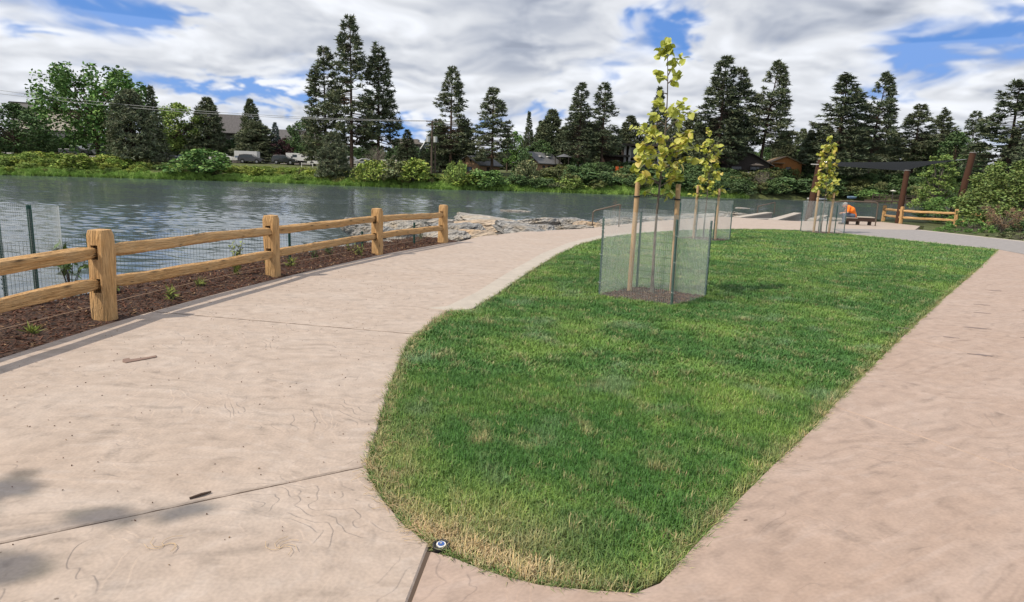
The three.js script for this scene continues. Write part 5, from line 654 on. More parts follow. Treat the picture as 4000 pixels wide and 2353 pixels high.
// ---------------------------------------------------------------- shade sail on timber posts
{ const t = thing('shade_sail', 'dark triangular-looking shade sail strung between brown timber posts', 'shade sail'), M1 = mat(.095, .055, .045, .85, { map: rep(cedarMaps[2], 2, .6) });
  const post = (b, top, r) => { const m = new MB(), B = V(...b), T = V(...top); m.tube([B, B.clone().lerp(T, .5), T], [r * 1.08, r, r * .94], 12); m.build('post', M1, t); const c = new MB(), d = T.clone().sub(B).normalize(); c.tube([T.clone().addScaledVector(d, .002), T.clone().addScaledVector(d, .05)], r * 1.05, 12); c.build('post_cap', mat(.30, .28, .26, .4, { metalness: .7 }), t); };
  post([17.35, -1.3, -40], [17.68, 3.08, -40], .16); post([18.3, -1.3, -42.5], [18.7, 3.0, -42.5], .14); post([21.45, -.9, -37.9], [21.6, 2.55, -37.9], .15); post([28.55, -.6, -44], [29.1, 3.95, -44], .20);
  const A = V(17.75, 2.75, -40), B = V(21.55, 2.50, -37.95), C = V(28.75, 3.55, -44), D = V(19.6, 3.1, -44.5), n = 14, m = new MB(), G = [];
  const pt = (u, v) => { const p = A.clone().multiplyScalar((1 - u) * (1 - v)).addScaledVector(B, u * (1 - v)).addScaledVector(C, u * v).addScaledVector(D, (1 - u) * v), c = V(22, 2.72, -41.3), e = Math.sin(u * Math.PI) * (1 - Math.sin(v * Math.PI)) + Math.sin(v * Math.PI) * (1 - Math.sin(u * Math.PI)); p.lerp(c, .17 * e); return p; };
  for (let i = 0; i <= n; i++) for (let j = 0; j <= n; j++) { const p = pt(.04 + i / n * .92, .04 + j / n * .92); m.vert(p.x, p.y, p.z, 0, 1, 0, i * .4, j * .4); } for (let i = 0; i < n; i++) for (let j = 0; j < n; j++) { const a = i * (n + 1) + j, b = a + n + 1; m.i.push(a, a + 1, b, a + 1, b + 1, b); }
  const q = m.geo(); q.computeVertexNormals(); mesh('sail', q, new THREE.MeshPhysicalMaterial({ color: lin(.012, .014, .016), roughness: 1, specularIntensity: .15, side: THREE.DoubleSide }), t);
  [[A, 0, 0], [B, 1, 0], [C, 1, 1], [D, 0, 1]].forEach(([p, u, v]) => { const c = new MB(); c.tube([p, pt(.04 + u * .92, .04 + v * .92)], .022, 6); c.build('turnbuckle', mat(.5, .5, .5, .3, { metalness: .9 }), t); });
  const lp = new MB(); lp.tube([V(17.55, 2.78, -39.9), V(17.1, 2.78, -39.9)], .03, 8); lp.build('bracket', mat(.55, .54, .52, .4, { metalness: .4 }), t); }
// ---------------------------------------------------------------- small things near the camera
{ const t = thing('sprinkler_head', 'black pop-up sprinkler head with blue and white centre at the lawn corner', 'sprinkler', [-.265, g(-2.61) - .02, -2.61]); t.rotation.x = .12; const cyl = (n, r, h, y, m) => { const q = new THREE.CylinderGeometry(r, r * 1.02, h, 32); q.translate(0, y, 0); mesh(n, q, m, t); };
  cyl('body', .036, .06, 0, mat(.012, .012, .013, .5)); const rim = new THREE.TorusGeometry(.033, .004, 8, 32); rim.rotateX(Math.PI / 2); rim.translate(0, .031, 0); mesh('rim', rim, mat(.02, .02, .02, .5), t); cyl('ring', .020, .008, .032, mat(.7, .7, .68, .5)); cyl('nozzle', .014, .006, .036, mat(.03, .09, .32, .4)); cyl('screw', .004, .004, .040, mat(.4, .4, .4, .4)); }
{ const flat = (name, label, cat, P, y, th, m, turn) => { const o = mesh(name, slab(P, th, .001, 0, y), m); tag(o, label, cat); };
  flat('bark_piece', 'flat forked piece of brown bark lying on the left path', 'bark', [[-3.16, -5.27], [-3.13, -5.31], [-3.10, -5.27], [-3.0, -5.36], [-2.965, -5.42], [-2.94, -5.37], [-3.03, -5.24], [-3.08, -5.18], [-3.12, -5.20]], .008, .008, mat(.20, .135, .11, .9));
  const tw = new MB(); tw.tube([V(-1.50, g(-2.95) + .006, -2.95), V(-1.46, g(-2.98) + .010, -2.985), V(-1.43, g(-3) + .007, -3.02)], [.006, .008, .005], 6); tag(tw.build('twig', mat(.06, .038, .028, .95)), 'short dark twig lying on the path joint', 'twig');
  for (const [x, z, l] of [[-1.41, -2.54, 'curly dry straw wisp on the path near the lower left corner'], [-.93, -2.55, 'faint curled straw blade on the path left of the lawn corner']]) { const m = new MB(), rnd = mulberry(Math.round(-x * 100)); for (let k = 0; k < 5; k++) { const a = rnd() * 6.28, c = [x, z], pts = []; for (let q = 0; q < 5; q++) pts.push(V(c[0] + Math.cos(a + q * .5) * .02 * q, g(z) + .004 + q * .002, c[1] + Math.sin(a + q * .5) * .02 * q)); m.tube(pts, .0012, 4); } tag(m.build('straw_wisp', mat(.5, .38, .24, .9)), l, 'straw'); }
  const rnd = mulberry(44); const sp = []; for (let k = 0; k < 420; k++) { const x = lerp(-3.9, -.8, rnd()), z = lerp(-2.2, -11, Math.pow(rnd(), .8)); if (inPoly(leftPath, x, z)) sp.push([x, g(z) + .003, z]); } shards('bark_crumbs', sp, 45, 'tiny crumbs of bark scattered on the left path', .002, .006);
  const dry = new MB(); for (let k = 0; k < 340; k++) { const s = rnd(), [ax, az] = lawn[Math.floor(rnd() * lawn.length)], near = az > -8; const i = Math.floor(rnd() * 13), A = lawnLeft[Math.min(10, i)], B = lawnLeft[Math.min(11, i + 1)], u = rnd(), x = lerp(A[0], B[0], u) + (rnd() - .3) * .16, z = lerp(A[1], B[1], u) + (rnd() - .5) * .1, a = rnd() * 6.28, L = .03 + rnd() * .07; dry.tube([V(x, g(z) + .004, z), V(x + Math.cos(a) * L * .5, g(z) + .012 + rnd() * .02, z + Math.sin(a) * L * .5), V(x + Math.cos(a + .5) * L, g(z) + .006, z + Math.sin(a + .5) * L)], .0011, 3, undefined, false); } tag(dry.build('dry_straw', mat(.48, .36, .21, .9)), 'dead straw blades along the left edge of the lawn', 'straw', null, 'stuff'); }
// ---------------------------------------------------------------- houses across the river
const roofMap = tex(256, 256, (u, v) => { const s = .8 + pn(u * 60, v * 30, 0, 3) * .25 + fbm(u * 6, v * 6, 3, 6, 5) * .3; return [s, s, s]; });
M.glass = new THREE.MeshPhysicalMaterial({ color: lin(.03, .04, .05), roughness: .06, metalness: 0, ior: 1.5 }); M.white = mat(.72, .72, .70, .6); M.darkWood = mat(.035, .028, .024, .8); M.greyRoof = mat(.115, .11, .115, .9, { map: roofMap }); M.tanWall = mat(.36, .22, .135, .85, { map: speck }); M.slate = mat(.10, .11, .125, .85, { map: roofMap });
function gable(t, x0, x1, z0, z1, y0, ye, yr, wall, roof, o = {}) { // ridge along z (or along x when o.along)
  const m = new MB(), cx = (x0 + x1) / 2, cz = (z0 + z1) / 2; const A = o.along;
  m.quad(V(x0, y0, z1), V(x1, y0, z1), V(x1, ye, z1), V(x0, ye, z1)); m.quad(V(x1, y0, z0), V(x0, y0, z0), V(x0, ye, z0), V(x1, ye, z0)); m.quad(V(x0, y0, z0), V(x0, y0, z1), V(x0, ye, z1), V(x0, ye, z0)); m.quad(V(x1, y0, z1), V(x1, y0, z0), V(x1, ye, z0), V(x1, ye, z1));
  if (A) { m.tri(V(x0, ye, z0), V(x0, ye, z1), V(x0, yr, cz)); m.tri(V(x1, ye, z1), V(x1, ye, z0), V(x1, yr, cz)); } else { m.tri(V(x0, ye, z1), V(x1, ye, z1), V(cx, yr, z1)); m.tri(V(x1, ye, z0), V(x0, ye, z0), V(cx, yr, z0)); }
  m.build('wall', wall, t); const e = o.eave ?? .5, th = .14, r = new MB(), plane = (a, b, c, d) => { const up = V(0, th, 0); r.quad(a, b, c, d, undefined, 4, 2); r.quad(a.clone().add(up), b.clone().add(up), c.clone().add(up), d.clone().add(up), undefined, 4, 2); r.quad(a, b, b.clone().add(up), a.clone().add(up)); r.quad(b, c, c.clone().add(up), b.clone().add(up)); r.quad(d, a, a.clone().add(up), d.clone().add(up)); };
  if (A) { const s = (yr - ye) / (z1 - cz); plane(V(x0 - e, ye - s * e, z1 + e), V(x1 + e, ye - s * e, z1 + e), V(x1 + e, yr + .01, cz), V(x0 - e, yr + .01, cz)); plane(V(x1 + e, ye - s * e, z0 - e), V(x0 - e, ye - s * e, z0 - e), V(x0 - e, yr + .01, cz), V(x1 + e, yr + .01, cz)); }
  else { const s = (yr - ye) / (x1 - cx); plane(V(x1 + e, ye - s * e, z1 + e), V(x1 + e, ye - s * e, z0 - e), V(cx, yr + .01, z0 - e), V(cx, yr + .01, z1 + e)); plane(V(x0 - e, ye - s * e, z0 - e), V(x0 - e, ye - s * e, z1 + e), V(cx, yr + .01, z1 + e), V(cx, yr + .01, z0 - e)); }
  return r.build('roof', roof, t);
}
function win(t, x, y, z, w, h, o = {}) { const f = new MB(), d = o.d || .07, s = o.side; const B = (a, b, cx, cy, k) => s ? f.box(x, y + cy, z + cx, k, b, a) : f.box(x + cx, y + cy, z, a, b, k); B(w + 2 * d, d, 0, h / 2 + d / 2, .12); B(w + 2 * d, d, 0, -h / 2 - d / 2, .12); B(d, h, w / 2 + d / 2, 0, .12); B(d, h, -w / 2 - d / 2, 0, .12); if (o.bar) B(d * .6, h, 0, 0, .08); const q = f.build(o.name || 'window', o.frame || M.white, t), p = new MB(); s ? p.box(x, y, z, .04, h, w) : p.box(x, y, z, w, h, .04); p.build('pane', M.glass, q); return q; }
const part = (t, name, m, ...b) => { const q = new MB(); q.box(...b); return q.build(name, m, t); };
{ const t = thing('house', 'pale stucco building with beige roof behind the big maple', 'building', [-112, terrain(-112, -160), -160], .5), y = -.2; M.stucco = mat(.46, .43, .40, .9); part(t, 'wall', M.stucco, -2, 5.4, 0, 4.6, 11.4, 6); win(t, -2, 8.9, 3.03, 2.6, 1.2, { frame: M.darkWood, bar: 1 }); part(t, 'parapet', M.darkWood, -2, 11.15, 0, 4.8, .22, 6.2);
  part(t, 'wing', mat(.13, .10, .085, .85), 4.5, 5, -1, 8.4, 10, 7); part(t, 'wing_roof', mat(.2, .17, .15), 4.5, 10.1, -1, 9.2, .3, 8); gable(t, 1.4, 6.6, 2.6, 5, -.2, 7.6, 9.2, M.darkWood, mat(.14, .10, .08)); for (const [a, b, c] of [[2.6, 5.4, 0], [3.2, 4, .9], [4.8, 4, -.9]]) part(t, 'truss', mat(.26, .16, .10), a === 2.6 ? 4 : a, 8.1, 5.1, a === 2.6 ? 4.4 : .14, a === 2.6 ? .16 : 1.1, .12); win(t, 4.6, 7.0, 5.02, 1.0, 1.1); gable(t, -1, 8, 4.5, 10.5, -.2, 5.8, 8.8, M.stucco, mat(.42, .385, .33, .9, { map: roofMap }), { along: true, eave: .8 }); }
{ const t = thing('house', 'house with steep dark grey roof left of the upright pine', 'building', [-69, terrain(-69, -165), -165], .15); gable(t, -4, 3.6, -5, 5, -.3, 6.6, 10.6, mat(.10, .09, .08), M.greyRoof, { along: true, eave: .6 }); win(t, 2, 4.2, 5.06, 1.2, 1.4); win(t, -1, 4.2, 5.06, 1.2, 1.4); }
{ const t = thing('house', 'long house with grey roof behind the purple-leaved tree', 'building', [-54.4, terrain(-54.4, -172), -172], .12); gable(t, -4.6, 4.6, -5, 5, -.3, 5.0, 8.0, mat(.09, .07, .06), M.greyRoof, { along: true, eave: .7 }); win(t, 2, 2.6, 5.06, 1.4, 1.4); win(t, -1.6, 2.6, 5.06, 1.4, 1.4); part(t, 'chimney', mat(.15, .1, .09), 2.4, 8.4, 0, .8, 1.4, .8); part(t, 'porch_post', mat(.30, .25, .18), 3.9, 1.6, 6, .25, 3.6, .25); }
{ const t = thing('house', 'grey flat-topped house with square porch columns', 'building', [-26.7, terrain(-26.7, -166), -166], .05); part(t, 'wall', mat(.16, .155, .15), 0, 2.6, 0, 6, 5.6, 6); part(t, 'roof', mat(.27, .25, .225), 0, 5.6, .4, 7, .5, 7.4); part(t, 'roof_slope', mat(.24, .22, .2), 0, 6.2, -.5, 5.6, .8, 5); for (const x of [-2.9, -.4, 2.2]) part(t, 'column', mat(.34, .34, .33), x, 2.5, 3.8, .4, 5.6, .4); win(t, .9, 2.2, 3.06, 1.3, 1.6); win(t, -1.7, 2.2, 3.06, 1.3, 1.6); }
{ const t = thing('house', 'blue-grey gabled house with white trim left of the power pole', 'building', [-20.3, terrain(-20.3, -161), -161], -.1); M.blueWall = mat(.22, .265, .33, .8); gable(t, -1.8, 1.8, -4, 2, -.3, 4.4, 7.0, M.blueWall, mat(.17, .165, .165), { eave: .35 }); for (const s of [-1, 1]) { const b = new MB(); b.tube([V(0, 7.0, 2.38), V(s * 2.15, 3.9, 2.38)], .12, 4); b.build('bargeboard', M.white, t); } win(t, 0, 4.9, 2.06, 1.5, .8, { bar: 1 }); win(t, -.7, 2.8, 2.06, .8, 1.1); win(t, .5, 2.8, 2.06, .8, 1.1); part(t, 'belt_trim', M.white, 0, 3.9, 2.05, 3.7, .16, .1); }
M.garageRoof = mat(.155, .16, .17, .9, { map: roofMap });
{ const t = thing('garage', 'left brown garage with dark gable roof and skylights', 'garage', [-8.3, terrain(-8.3, -128.5), -128.5], -.55), y = -.6; const r = gable(t, -2.5, 2.5, -5.5, 1.5, y, 1.9, 3.3, M.tanWall, M.garageRoof, { eave: .55 }); win(t, -.2, .9, 1.56, 2.2, .8, { frame: M.darkWood }); for (const x of [-1.9, -.7, .7, 1.9]) part(t, 'bracket', M.darkWood, x, 2.15 + .5 * (1 - Math.abs(x) / 2.5), 1.7, .14, .5, .4); for (const z of [-1.2, -3.4]) { const q = part(t, 'skylight', M.white, 1.3, 2.93, z, .7, .12, .9); q.rotation.z = 0; } part(t, 'door', M.darkWood, 2.53, .4, -1.5, .08, 2, .9); }
{ const t = thing('garage', 'right brown garage with dark gable roof and three small windows', 'garage', [2.9, terrain(2.9, -128.5), -128.5], -.62), y = -.9; gable(t, -2.3, 2.3, -6, 1.4, y, 2.2, 3.9, M.tanWall, M.garageRoof, { eave: .5 }); for (const z of [-.4, -2.2, -4.0]) win(t, 2.34, 1.2, z, .6, .7, { side: 1, frame: M.darkWood, d: .05 }); for (const x of [-1.6, 1.6]) part(t, 'bracket', M.darkWood, x, 2.6, 1.6, .14, .5, .4); for (const z of [-1, -3.6]) part(t, 'skylight', M.white, 1.15, 3.28, z, .7, .14, 1.0); part(t, 'vent', mat(.4, .4, .4), .6, 4.0, -4, .2, .5, .2); part(t, 'lean_to', M.garageRoof, -3.1, 2.0, -1, 1.8, .16, 4); }
{ const t = thing('house', 'modern dark flat-roofed house with tall glass walls', 'building', [23.4, terrain(23.4, -137), -137], -.05); part(t, 'roof', M.darkWood, 1.6, 4.75, .4, 8.6, .4, 7); part(t, 'roof', M.darkWood, -3.9, 2.6, .6, 5.2, .35, 6.4); part(t, 'wall', mat(.055, .04, .035), 1.6, 2.1, -2.6, 7.8, 5, .3); part(t, 'wall', mat(.07, .04, .032), -3.9, 1, -.5, 4.8, 3.4, 4); for (const x of [-2.1, -1.2, .3, 2.4, 4.4]) part(t, 'column', mat(.42, .41, .40), x, 2.2, 2.2, .42, 5, .42); for (const [x, w] of [[-.5, 1.2], [1.3, 1.6], [3.4, 1.6]]) win(t, x, 3.3, 2.1, w, 2.0, { frame: M.darkWood, d: .08 }); for (const [x, w] of [[-.5, 1.2], [1.3, 1.6], [3.4, 1.6]]) win(t, x, .7, 2.1, w, 2.2, { frame: M.darkWood, d: .08 }); win(t, -3.9, 1, 1.56, 1.6, 1.6, { frame: M.darkWood }); part(t, 'terrace', mat(.12, .09, .075), 0, -.7, 3.6, 13, .9, 3.4); for (let k = 0; k < 7; k++) part(t, 'railing_post', M.darkWood, -5.4 + k * 1.8, .25, 5.2, .06, .95, .06); part(t, 'chimney', mat(.5, .48, .45), 4.8, 5.2, 0, 1.4, .7, 1); }
{ const ch = (label, x, z) => { const t = thing('lawn_chair', label, 'chair', [x, terrain(x, z) + .05, z], .2, 'orange lawn chairs'), m = mat(.62, .13, .03, .6); part(t, 'seat', m, 0, .35, 0, .6, .06, .55); const b = part(t, 'backrest', m, 0, .72, -.3, .6, .8, .06); for (const s of [-1, 1]) { part(t, 'armrest', m, s * .33, .58, .02, .1, .04, .7); part(t, 'leg', m, s * .3, .17, .24, .06, .34, .06); part(t, 'leg', m, s * .3, .17, -.24, .06, .34, .06); } };
  ch('left of the three orange lawn chairs below the glass house', 18.9, -128); ch('middle of the three orange lawn chairs below the glass house', 19.75, -128); ch('right of the three orange lawn chairs below the glass house', 20.55, -128); }
{ const t = thing('gazebo', 'small grey-roofed gazebo left of the modern glass house', 'gazebo', [8.9, terrain(8.9, -130), -130]), q = new THREE.ConeGeometry(1.8, .6, 6); q.translate(0, 2.7, 0); mesh('roof', q, mat(.12, .13, .15), t); for (let k = 0; k < 6; k++) part(t, 'post', M.darkWood, Math.cos(k * 1.047) * 1.6, 1.2, Math.sin(k * 1.047) * 1.6, .14, 2.4, .14); }
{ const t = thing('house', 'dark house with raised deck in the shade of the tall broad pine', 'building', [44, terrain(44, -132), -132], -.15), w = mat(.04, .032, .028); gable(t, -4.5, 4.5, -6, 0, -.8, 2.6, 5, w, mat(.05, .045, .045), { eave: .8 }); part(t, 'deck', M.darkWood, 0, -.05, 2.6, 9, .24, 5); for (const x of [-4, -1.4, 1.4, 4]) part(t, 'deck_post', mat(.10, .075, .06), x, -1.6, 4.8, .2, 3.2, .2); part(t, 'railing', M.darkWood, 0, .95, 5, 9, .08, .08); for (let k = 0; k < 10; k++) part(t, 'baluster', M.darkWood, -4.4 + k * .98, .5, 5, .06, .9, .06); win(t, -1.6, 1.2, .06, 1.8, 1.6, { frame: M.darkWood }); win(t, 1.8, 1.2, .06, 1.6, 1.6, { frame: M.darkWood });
  const u = thing('patio_umbrella', 'dark patio umbrella on the raised deck', 'umbrella', [45.2, terrain(44, -132) + .1, -129.2]), c = new THREE.ConeGeometry(1.5, .5, 8, 1, true); c.translate(0, 2.4, 0); mesh('canopy', c, mat(.10, .085, .075), u); part(u, 'pole', M.darkWood, 0, 1.2, 0, .05, 2.4, .05);
  const s = thing('sofa', 'white-cushioned sofa on the raised deck', 'sofa', [44.8, terrain(44, -132) + .09, -128.6], -.1); part(s, 'cushion', mat(.5, .5, .52), 0, .45, 0, 2.6, .25, .8); part(s, 'frame', M.darkWood, 0, .2, 0, 2.7, .26, .9); part(s, 'backrest', mat(.45, .45, .47), 0, .75, -.35, 2.6, .4, .18); }
{ const t = thing('house', 'orange-brown timber house behind the leaning pine', 'building', [53.2, terrain(53.2, -138), -138], -.12), w = mat(.40, .165, .045, .8, { map: rep(speck, .4) }); gable(t, -2.8, 3.4, -5, 2, -1, 2.7, 4.0, w, mat(.22, .15, .09), { eave: .6 }); for (const x of [-2.7, -.4, 3.3]) part(t, 'trim', mat(.3, .12, .04), x, 1, 2.06, .16, 4, .1); win(t, .9, 1.0, 2.06, .8, 2.0, { name: 'door', frame: M.darkWood }); win(t, -1.5, 1.4, 2.06, .7, .9, { frame: M.darkWood }); part(t, 'porch_roof', mat(.30, .20, .12), -1.4, 2.75, 2.6, 2.6, .14, 1.4); for (const x of [-2.5, -.3]) part(t, 'porch_post', w, x, 1, 3.1, .16, 3.6, .16); part(t, 'balcony', mat(.24, .11, .045), -2.6, -.5, 3.2, 1.4, .9, 1); }
{ const t = thing('dock', 'dark timber dock with railing on the far bank', 'dock', [66.7, WATER, -119.6]); M.dockW = mat(.085, .06, .048, .85); part(t, 'deck', M.dockW, 0, .35, 0, 9.4, .25, 2.6); for (let k = 0; k < 9; k++) { part(t, 'pile', M.dockW, -4.6 + k * 1.15, -.2, 1.2, .16, 1.2, .16); part(t, 'railing_post', M.dockW, -4.6 + k * 1.15, .95, 1.25, .12, 1.1, .12); } for (const y of [.8, 1.15, 1.45]) part(t, 'rail', M.dockW, 0, y, 1.3, 9.4, .10, .06); for (let k = 0; k < 4; k++) { const b = part(t, 'lattice', M.dockW, 0, 0, 0, 1.4, .07, .05); b.position.set(-4.2 + k * 2.3, 1.1, 1.36); b.rotation.z = k % 2 ? .6 : -.6; }
  const u = thing('patio_umbrella', 'small pale parasol above the dock', 'umbrella', [66.5, -.7, -120.2]), c = new THREE.ConeGeometry(.55, .22, 10); c.translate(0, 1.85, 0); mesh('canopy', c, mat(.55, .55, .5), u); part(u, 'pole', mat(.4, .4, .38), 0, .9, 0, .05, 1.8, .05); }
function hull(name, label, cat, x, y, z, L, w, h, m, turn) { const t = thing(name, label, cat, [x, y, z], turn), q = new MB(), n = 14; for (let k = 0; k <= n; k++) { const s = k / n * 2 - 1, ww = w / 2 * Math.pow(1 - Math.pow(Math.abs(s), 2.4), .7), up = h * (.55 + .45 * s * s); for (let a = 0; a <= 8; a++) { const th = Math.PI * a / 8; q.vert(s * L / 2, up - Math.sin(th) * up * (1 - .25 * s * s), Math.cos(th) * ww, 0, 1, 0); } } for (let k = 0; k < n; k++) for (let a = 0; a < 8; a++) { const p = k * 9 + a, r = p + 9; q.i.push(p, r, p + 1, p + 1, r, r + 1); } const e = q.geo(); e.computeVertexNormals(); mesh('hull', e, m, t); const d = new MB(); d.tube([V(-L * .46, h * .9, 0), V(0, h * .6, 0), V(L * .46, h * .9, 0)], [.03, w * .22, .03], 6); d.build('deck', m, t); return t; }
hull('kayak', 'blue kayak lying on the bank under the dark deck', 'kayak', 36.9, terrain(36.9, -120) + .1, -119.6, 3.6, .8, .35, mat(.02, .17, .42, .4), .1);
hull('kayak', 'light blue boat drawn up on the bank left of the dock', 'kayak', 60.4, -.6, -122.2, 2.6, .9, .5, mat(.22, .33, .45, .4), .5);
hull('rowing_boat', 'small white boat on the bank right of the orange house', 'boat', 53.8, WATER + .05, -121.3, 3.6, 1, .4, mat(.62, .62, .6, .4), 0);
{ const t = thing('lawn_chair', 'pale green plastic chair at the water under the dark deck', 'chair', [36.2, terrain(36.2, -118.6) + .1, -118.6], .3), m = mat(.42, .52, .44, .6); part(t, 'seat', m, 0, .4, 0, .55, .06, .5); part(t, 'backrest', m, 0, .75, -.24, .55, .65, .05); for (const a of [-1, 1]) for (const b of [-1, 1]) part(t, 'leg', m, a * .24, .2, b * .22, .06, .4, .06); }
for (const [l, x, z, L, r, a] of [['long pale driftwood log behind the far cedar fence', 25.5, -44.5, 4.4, .22, .1], ['pale log lying in the water right of the far handrail', 22.6, -46.5, 3.2, .16, -.12]]) { const m = new MB(); m.tube([V(-L / 2, 0, 0), V(-L / 4, .05, .04), V(L / 4, .02, -.05), V(L / 2, .04, 0)], [r * .8, r, r * .9, r * .6], 9); const o = m.build('driftwood_log', mat(.42, .385, .34, .9, { map: barkMap })); tag(o, l, 'log'); o.position.set(x, WATER + .35, z); o.rotation.y = a; }
// ---------------------------------------------------------------- utility poles and wires
{ const pole = (label, x, z, top, r, arms, cans) => { const y = terrain(x, z), t = thing('utility_pole', label, 'utility pole', [x, y, z]), h = top - y, m = new MB(); m.tube([V(0, -.3, 0), V(0, h * .5, 0), V(.03, h, 0)], [r * 1.15, r, r * .8], 10); m.build('pole', mat(.115, .085, .066, .9, { map: barkMap }), t); for (const a of arms) { part(t, 'crossarm', mat(.12, .09, .07), 0, h - a, .12, 2.0, .12, .1); for (const s of [-.9, -.3, .9]) part(t, 'insulator', mat(.4, .4, .4), s, h - a + .13, .12, .08, .16, .08); } for (const s of cans) { const q = new THREE.CylinderGeometry(.34, .32, .95, 16); q.translate(s * .62, h - 3.1, .1); mesh('transformer', q, mat(.45, .47, .47, .5), t); } return t; };
  pole('tall wooden power pole carrying two grey transformers', -14.7, -118, 10.15, .17, [.15, .9], [-1, 1]); pole('shorter grey pole standing against the power pole', -14.15, -118.4, 6.9, .15, [], []); pole('distant power pole right of the airy pine', -2, -140, 10.8, .16, [.2], []);
  const run = (label, A, B, sag, r) => { const m = new MB(), p = []; for (let k = 0; k <= 24; k++) { const s = k / 24; p.push(V(...A).lerp(V(...B), s).add(V(0, -sag * 4 * s * (1 - s), 0))); } m.tube(p, r, 4); tag(m.build('power_line', mat(.30, .31, .32, .5)), label, 'power line'); };
  run('upper power line crossing the sky to the left', [-14.7, 10.15, -118], [-120, 16.4, -118], 2.2, .035); run('lower power line just under the upper one', [-15.4, 10.05, -118.1], [-120, 15.7, -118.6], 2.2, .035); run('slack power line from the tall pole to the distant pole', [-14.6, 9.9, -118], [-2, 10.6, -140], .5, .025); run('power line leaving the distant pole to the right', [-2, 10.6, -140], [40, 8, -175], .8, .03); }
// ---------------------------------------------------------------- parked vehicles
M.tyre = mat(.012, .012, .012, .85); M.rim = mat(.35, .35, .36, .35, { metalness: .8 });
const carBody = { suv: [[-2.35, .42], [-2.38, .95], [-2.28, 1.15], [-2.0, 1.68], [-1.2, 1.78], [.3, 1.74], [1.05, 1.18], [2.15, 1.05], [2.35, .88], [2.38, .42]], sedan: [[-2.25, .35], [-2.3, .85], [-2.15, .98], [-1.5, 1.08], [-.85, 1.42], [.25, 1.44], [1.05, 1.02], [2.05, .88], [2.25, .68], [2.28, .35]], pickup: [[-2.7, .5], [-2.72, 1.12], [-.75, 1.14], [-.6, 1.82], [.6, 1.84], [1.25, 1.26], [2.45, 1.14], [2.65, .9], [2.66, .5]] };
function car(name, label, kind, x, z, turn, paint) {
  const P = carBody[kind], y = terrain(x, z) + .13, t = thing(name, label, name === 'pickup_truck' ? 'truck' : 'car', [x, y, z], turn), s = new THREE.Shape(P.map(([a, b]) => new THREE.Vector2(a, b))), wx = kind === 'pickup' ? [-1.65, 1.7] : [-1.42, 1.42], r = kind === 'sedan' ? .32 : .37;
  for (const w of wx) { const h = new THREE.Path(); h.absarc(w, .36, r * 1.18, 0, 6.283); }
  const sh = new THREE.Shape(); sh.moveTo(P[0][0], P[0][1]); P.slice(1).forEach(q => sh.lineTo(...q)); for (const w of [...wx].sort((a, b) => b - a)) { sh.lineTo(w + r * 1.2, P[0][1]); sh.absarc(w, P[0][1] - .02, r * 1.2, 0, Math.PI, false); } sh.closePath();
  const q = new THREE.ExtrudeGeometry(sh, { depth: 1.62, bevelEnabled: true, bevelSize: .06, bevelThickness: .09, bevelSegments: 2, curveSegments: 8 }); q.translate(0, 0, -.81); mesh('body', q, paint, t);
  const roofY = Math.max(...P.map(p => p[1])), belt = kind === 'sedan' ? 1.02 : 1.16, W = kind === 'pickup' ? [[-.5, belt, roofY], [.95, belt, roofY]] : 0, xs = kind === 'pickup' ? [-.5, .35, .95] : kind === 'suv' ? [-1.95, -.45, .85] : [-1.2, -.2, .85];
  for (const sd of [-1, 1]) { const quad = (a, b, c, d) => { const m = new MB(), zz = sd * .915, top = roofY - .16; m.quad(V(a, belt, zz), V(b, belt, zz), V(c, top, zz), V(d, top, zz)); m.build('side_window', M.glass, t); }; const mid = (xs[0] + xs[2]) / 2 - .1, tr = xs[2] - .55; quad(xs[0], mid - .05, mid - .05, xs[0] + .22); quad(mid + .05, xs[2], tr, mid + .05); for (const w of wx) { const ty = new THREE.CylinderGeometry(r, r, .24, 18); ty.rotateX(Math.PI / 2); ty.translate(w, r, sd * .8); const k = mesh('wheel', ty, M.tyre, t), rm = new THREE.CylinderGeometry(r * .62, r * .62, .26, 12); rm.rotateX(Math.PI / 2); rm.translate(w, r, sd * .805); mesh('rim', rm, M.rim, k); } part(t, 'headlight', mat(.7, .7, .68, .3), P[P.length - 1][0] + .01, .78, sd * .6, .12, .16, .3); part(t, 'tail_light', mat(.3, .02, .02, .4), P[0][0] - .04, .9, sd * .68, .08, .22, .2); }
  const f = new MB(), b = P[kind === 'pickup' ? 5 : 6], a = P[kind === 'pickup' ? 4 : 5]; f.quad(V(b[0] + .05, b[1] + .06, .72), V(b[0] + .05, b[1] + .06, -.72), V(a[0] + .12, a[1] - .06, -.66), V(a[0] + .12, a[1] - .06, .66)); f.build('windscreen', M.glass, t); return t;
}
const paint = (r, gg, b) => new THREE.MeshPhysicalMaterial({ color: lin(r, gg, b), roughness: .35, clearcoat: 1, clearcoatRoughness: .05, side: THREE.DoubleSide });
const pw = paint(.72, .72, .71), pk = paint(.012, .013, .016), pg = paint(.36, .38, .40), pd = paint(.05, .055, .065), pb = paint(.1, .14, .2);
car('suv', 'white SUV parked left of the white trailer', 'suv', -61.2, -142, .05, pw);
{ const t = thing('trailer', 'boxy white trailer behind a dark car', 'trailer', [-56.2, terrain(-56.2, -142.5) + .1, -142.5], .05); part(t, 'box', mat(.62, .63, .64, .5), 0, 1.45, 0, 4.6, 1.9, 2); part(t, 'stripe', mat(.16, .2, .28, .5), 0, 1.2, 1.012, 4.4, .35, .01); for (const s of [-1, 1]) { const w = new THREE.CylinderGeometry(.34, .34, .22, 16); w.rotateX(Math.PI / 2); w.translate(-.5, .34, s * .9); mesh('wheel', w, M.tyre, t); } }
car('sedan', 'dark car parked in front of the white trailer', 'suv', -54.4, -139.8, .05, pk);
car('suv', 'black SUV parked in the centre of the left car row', 'suv', -47.6, -140, .04, pk);
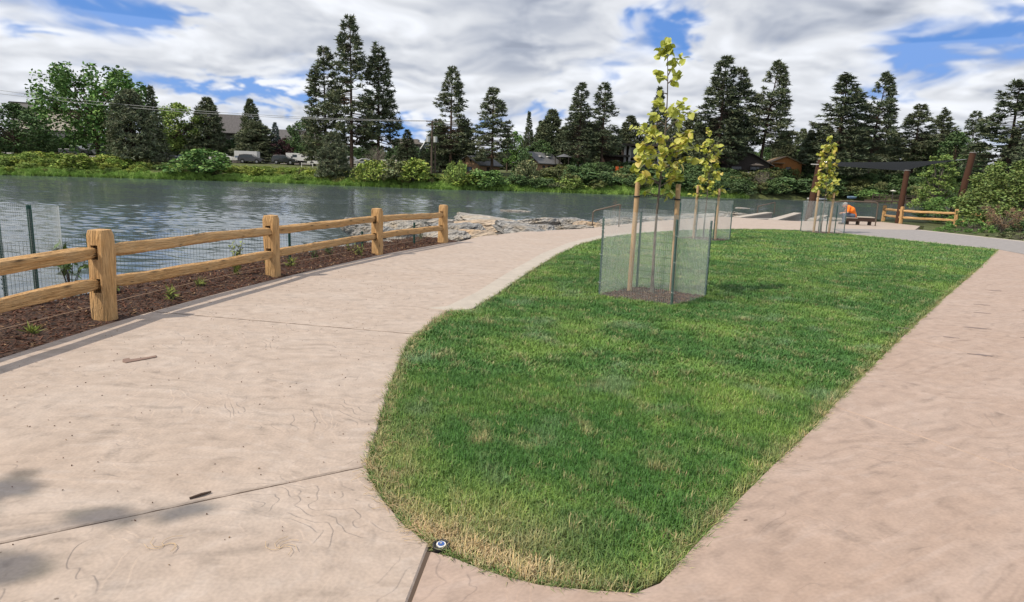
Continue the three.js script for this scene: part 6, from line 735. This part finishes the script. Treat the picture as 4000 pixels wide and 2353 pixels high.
{ const t = thing('camper', 'white camper with small print behind the black SUV', 'camper', [-46.4, terrain(-46.4, -143) + .1, -143], .04); part(t, 'box', mat(.70, .70, .70, .5), .6, 1.6, 0, 4.4, 1.5, 2); part(t, 'chassis', mat(.03, .03, .03), .4, .65, 0, 4.8, .4, 1.8); part(t, 'window', M.glass, .2, 1.8, 1.02, .9, .5, .03); part(t, 'emblem', mat(.1, .1, .11), -.4, 1.5, 1.015, .35, .4, .02); part(t, 'emblem', mat(.1, .1, .11), 1.9, 1.75, 1.015, .7, .3, .02); for (const x of [-1.2, 1.4]) { const w = new THREE.CylinderGeometry(.37, .37, .24, 16); w.rotateX(Math.PI / 2); w.translate(x, .37, .85); mesh('wheel', w, M.tyre, t); } }
car('suv', 'white SUV parked left of the bushy grey-green conifer', 'suv', -40.6, -141, .04, pw);
car('pickup_truck', 'grey pickup between the bushy conifer and the tallest pine trunk', 'pickup', -34.4, -141.5, .04, pg);
car('sedan', 'silver sedan just right of the tallest pine trunk', 'sedan', -30.9, -140.6, .04, pg);
car('sedan', 'white sedan left of the bare dead shrub', 'sedan', -27.2, -140.8, .04, pw);
car('suv', 'white van half hidden behind the dead shrub', 'suv', -22.9, -141.6, .03, pw);
car('sedan', 'pale sedan right of the dead shrub', 'sedan', -20.1, -143.5, .03, paint(.5, .5, .5));
car('sedan', 'dark sedan under the dark cone-shaped conifer', 'sedan', -17.4, -141, .03, pd);
car('pickup_truck', 'dark pickup in the shade left of the maple trunk', 'pickup', -84.5, -131, .1, pd);
{ const t = thing('camper', 'silver travel trailer in the shade under the maple', 'camper', [-79.5, terrain(-79.5, -133) + .1, -133], .12); part(t, 'box', mat(.30, .33, .38, .4), 0, 1.5, 0, 6.4, 2, 2.2); part(t, 'roof', mat(.5, .52, .55, .5), 0, 2.56, 0, 6.5, .1, 2.3); for (const x of [-2, -.4, 1.6]) part(t, 'window', M.glass, x, 1.8, 1.12, 1.0, .6, .03); for (const x of [-.5, .4]) { const w = new THREE.CylinderGeometry(.35, .35, .22, 16); w.rotateX(Math.PI / 2); w.translate(x, .3, 1); mesh('wheel', w, M.tyre, t); } }
car('sedan', 'dark car in the shade under the rounded pine', 'sedan', -70.5, -137, .1, pd);
car('sedan', 'dark car in the shade below the light green feathery tree', 'sedan', -66.2, -139, .08, pb);
// low rail by the road
{ const t = thing('guard_rail', 'low pale roadside rail by the white SUV', 'rail'); for (let k = 0; k < 7; k++) part(t, 'post', M.white, -43 + k * 2.2, terrain(-43 + k * 2.2, -136.5) + .4, -136.5, .12, .9, .12); for (let k = 0; k < 6; k++) part(t, 'rail', M.white, -41.9 + k * 2.2, terrain(-41.9 + k * 2.2, -136.5) + .75, -136.5, 2.2, .1, .06); }
renderer.render(scene, camera);
